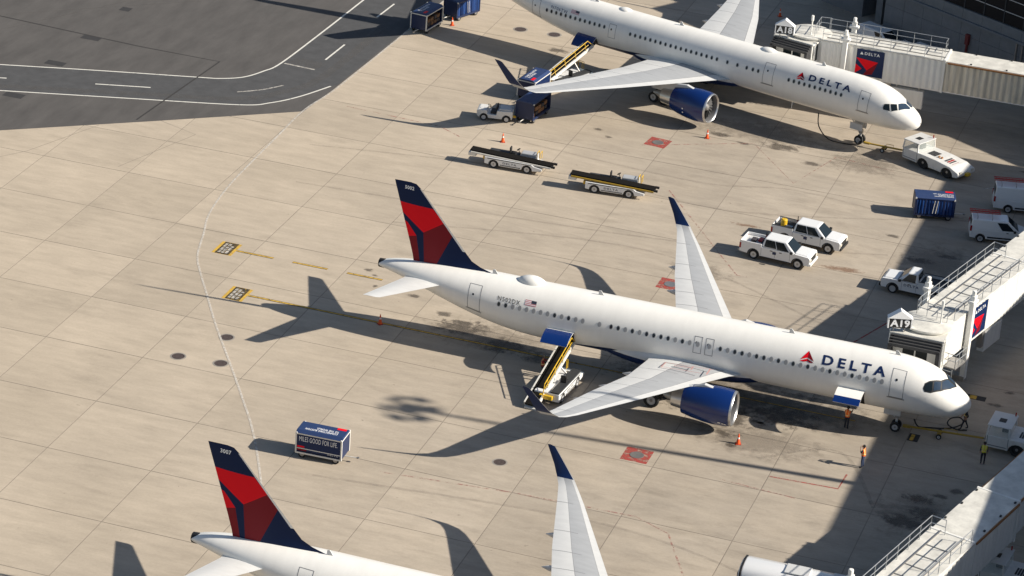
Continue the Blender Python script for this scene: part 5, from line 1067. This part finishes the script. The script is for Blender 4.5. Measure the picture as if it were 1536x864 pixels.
# ------------------------------------------------------------------ cones
def cone(label, x, y, s=1.):
    t = thing('traffic_cone', label, 'traffic cone', (x, y, 0), random.random(), 'orange traffic cones')
    b = MB(); b.box(-.19*s, .19*s, -.19*s, .19*s, .0, .045, 'cone_base'); b.build('cone_base', t, bevel=.015)
    b = MB(); b.lathe([(.045, .145*s), (.40*s, .085*s)], (0, 0, 0), (0, 0, 1), 'cone_orange', 18); b.lathe([(.40*s, .085*s), (.52*s, .065*s)], (0, 0, 0), (0, 0, 1), 'cone_white', 18); b.lathe([(.52*s, .065*s), (.76*s, .028*s), (.78*s, .005)], (0, 0, 0), (0, 0, 1), 'cone_orange', 18); b.build('cone_body', t)
for a in (('orange cone standing near the parked belt loader and baggage tractor', -47.5, 38.2), ('orange cone beside the engine of the N706TW airliner', -31.8, 47.4), ('orange cone on the lead-in line behind the N502DX airliner', -44.2, -.1),
          ('orange cone beside the engine of the N502DX airliner', -14.8, -7.0), ('orange cone beside the navy carts on the taxiway edge', -61.1, 63.5), ('orange cone beyond the far wing of the N706TW airliner', -35.8, 79.6), ('orange cone in the shade near the black bay opening', -33.7, 81.4)): cone(*a, s=1.05)

# ------------------------------------------------------------------ people
def person(label, pos, rz, top, legs='trousers', hair='hair', pose='stand', hgt=1.76):
    root = thing('person', label, 'person', (*pos, 0), rz, 'ramp workers')
    k = hgt/1.76; J = {}; E = []
    def j(n, x, y, z, r): J[n] = (x*k, y*k, z*k, r*k)
    j('pelvis', 0, 0, .95, .155); j('waist', .01, 0, 1.10, .145); j('chest', .0, 0, 1.32, .17); j('neck', .0, 0, 1.50, .06); j('head0', .02, 0, 1.58, .075); j('head1', .03, 0, 1.68, .10); j('head2', .02, 0, 1.75, .06)
    E += [('pelvis', 'waist'), ('waist', 'chest'), ('chest', 'neck'), ('neck', 'head0'), ('head0', 'head1'), ('head1', 'head2')]
    walk = pose == 'walk'
    for s_, sg in (('l', 1), ('r', -1)):
        st = (.28 if sg > 0 else -.28) if walk else .02*sg
        j('hip'+s_, 0, .10*sg, .90, .10); j('knee'+s_, .03+st*.5, .11*sg, .50, .068); j('ank'+s_, -.02+st, .11*sg, .09, .048); j('toe'+s_, .16+st, .13*sg, .035, .035)
        E += [('pelvis', 'hip'+s_), ('hip'+s_, 'knee'+s_), ('knee'+s_, 'ank'+s_), ('ank'+s_, 'toe'+s_)]
        if pose == 'ears' : el, ha = (.10, .30*sg, 1.22), (.20, .17*sg, 1.52)
        elif pose == 'reach': el, ha = (.22, .22*sg, 1.30), (.46, .18*sg, 1.36)
        elif pose == 'up': el, ha = (.18, .26*sg, 1.42), (.30, .2*sg, 1.72)
        elif walk: el, ha = (-.14*sg, .24*sg, 1.14), (.10-.1*sg, .24*sg, .92)
        else: el, ha = (-.02, .25*sg, 1.15), (.08, .25*sg, .90)
        j('sh'+s_, 0, .18*sg, 1.42, .075); j('el'+s_, *el, .05); j('wr'+s_, *ha, .034); d = (Vector(ha)-Vector(el)).normalized()
        pm = Vector(ha)+d*.07; j('palm'+s_, *pm, .036); E += [('chest', 'sh'+s_), ('sh'+s_, 'el'+s_), ('el'+s_, 'wr'+s_), ('wr'+s_, 'palm'+s_)]
        for f in range(4):
            q = pm+d*(.085-.008*abs(f-1.5))+Vector((.012*(f-1.5), .018*(f-1.5)*sg, .01)); j('f%d%s' % (f, s_), *q, .0095); E.append(('palm'+s_, 'f%d%s' % (f, s_)))
        q = Vector(ha)+d*.05+Vector((.045, -.03*sg, .01)); j('th'+s_, *q, .011); E.append(('wr'+s_, 'th'+s_))
    names = list(J); me = bpy.data.meshes.new('body'); me.from_pydata([J[n][:3] for n in names], [(names.index(a), names.index(c)) for a, c in E], [])
    o = bpy.data.objects.new('body', me); C.objects.link(o); md = o.modifiers.new('skin', 'SKIN')
    for i, n in enumerate(names): me.skin_vertices[0].data[i].radius = (J[n][3], J[n][3]*(1.25 if n in ('pelvis', 'waist', 'chest') else 1)); me.skin_vertices[0].data[i].use_root = n == 'pelvis'
    sb = o.modifiers.new('sub', 'SUBSURF'); sb.levels = sb.render_levels = 2
    dg = bpy.context.evaluated_depsgraph_get(); m2 = bpy.data.meshes.new_from_object(o.evaluated_get(dg)); bpy.data.objects.remove(o)
    m2.materials.clear(); cols = ['skin', legs, top, 'vest_stripe', 'shoe', 'shirt_dark', 'hair']
    for c in cols: m2.materials.append(M[c])
    hands = [Vector(J['wr'+s_][:3]) for s_ in 'lr']; els = [Vector(J['el'+s_][:3]) for s_ in 'lr']
    for p_ in m2.polygons:
        c = p_.center; z = c.z/k; p_.use_smooth = True; i = 2
        if min((c-h_).length for h_ in hands) < .16 and abs(c.y) > .09: i = 0
        elif z > 1.52: i = 6 if (z > 1.66 or (c.x < .0 and z > 1.57)) else 0
        elif abs(c.y) > .20*k and z > .85: i = 5
        elif z < .09: i = 4
        elif z < .97: i = 1
        elif 1.08 < z < 1.15 or (.09 < abs(c.y) < .13 and z > 1.15): i = 3
        p_.material_index = i
    ob = bpy.data.objects.new('body', m2); C.objects.link(ob); ob.parent = root
    b = MB(); b.lathe([(-.05, .108*k), (.0, .112*k), (.05, .095*k), (.085, .05*k), (.095, .005)], (.015*k, 0, 1.70*k), (0, 0, 1), hair, 16); b.build('hair', root)
    for sg in (-1, 1): b = MB(); b.lathe([(-.012, .005), (-.012, .02), (.012, .02), (.012, .005)], (.118*k, .035*sg*k, 1.675*k), (1, 0, 0), 'dark', 8); b.build('eye', root)
    b = MB(); b.add([(.115*k, -.014, 1.60*k), (.115*k, .014, 1.60*k), (.15*k, 0, 1.605*k), (.115*k, 0, 1.66*k)], [(0, 1, 2), (0, 2, 3), (1, 3, 2)], 'skin'); b.build('nose', root)
    return root
person('worker in orange vest and blue jeans covering both ears on the sunlit concrete', (-6.0, -6.65), rad(170), 'vest_orange', 'jeans', pose='ears')
person('worker in orange vest reaching forward below the open front cargo door', (-8.35, -1.35), rad(80), 'vest_orange', pose='reach')
person('worker in yellow vest standing beside the pushback tug', (1.65, -2.45), rad(100), 'vest_yellow', pose='stand')
person('worker in dark clothes striding under the nose of the N502DX airliner', (-.55, 2.35), rad(200), 'shirt_dark', pose='walk')
person('worker in red shirt beside the raised belt loader at the N502DX airliner', (-30.5, -3.2), rad(20), 'shirt_red', pose='reach')
person('driver in pale top inside the tug cab by the N706TW airliner', (-13.95, 51.1), rad(150), 'vest_stripe', pose='stand', hgt=1.7).location.z = .22

# hoses and cables by the nose wheels
def hose(label, pts, r=.05):
    P = [Vector(q) for q in pts]; Q = []
    for k in range(len(P)-1):
        p0, p1, p2, p3 = P[max(k-1, 0)], P[k], P[k+1], P[min(k+2, len(P)-1)]
        for q in range(6): u = q/6; Q.append(.5*((2*p1)+(p2-p0)*u+(2*p0-5*p1+4*p2-p3)*u*u+(3*p1-p0-3*p2+p3)*u**3))
    b = MB(); b.tube(Q+[P[-1]], r, 'hose', 8); return tag(b.build('ground_hose'), label, 'hose', 'hoses on the concrete')
hose('black power cable looping under the nose of the N502DX airliner', [(-3.9, .5, .9), (-3.6, .9, .2), (-2.9, 1.3, .08), (-2.0, 1.6, .08), (-1.3, 2.0, .10), (-.7, 2.6, .3), (-1.0, 2.9, .55), (-1.6, 2.6, .5), (-1.7, 2.0, .3), (-1.0, 1.8, .12), (-.3, 2.1, .08)])
hose('black cable hanging from the belly of the N706TW airliner to its nose wheel', [(-23.2, 52.2, 2.3), (-23.0, 51.9, 1.2), (-22.0, 51.6, .3), (-20.6, 51.7, .1), (-19.6, 52.0, .1), (-19.2, 52.3, .5)])
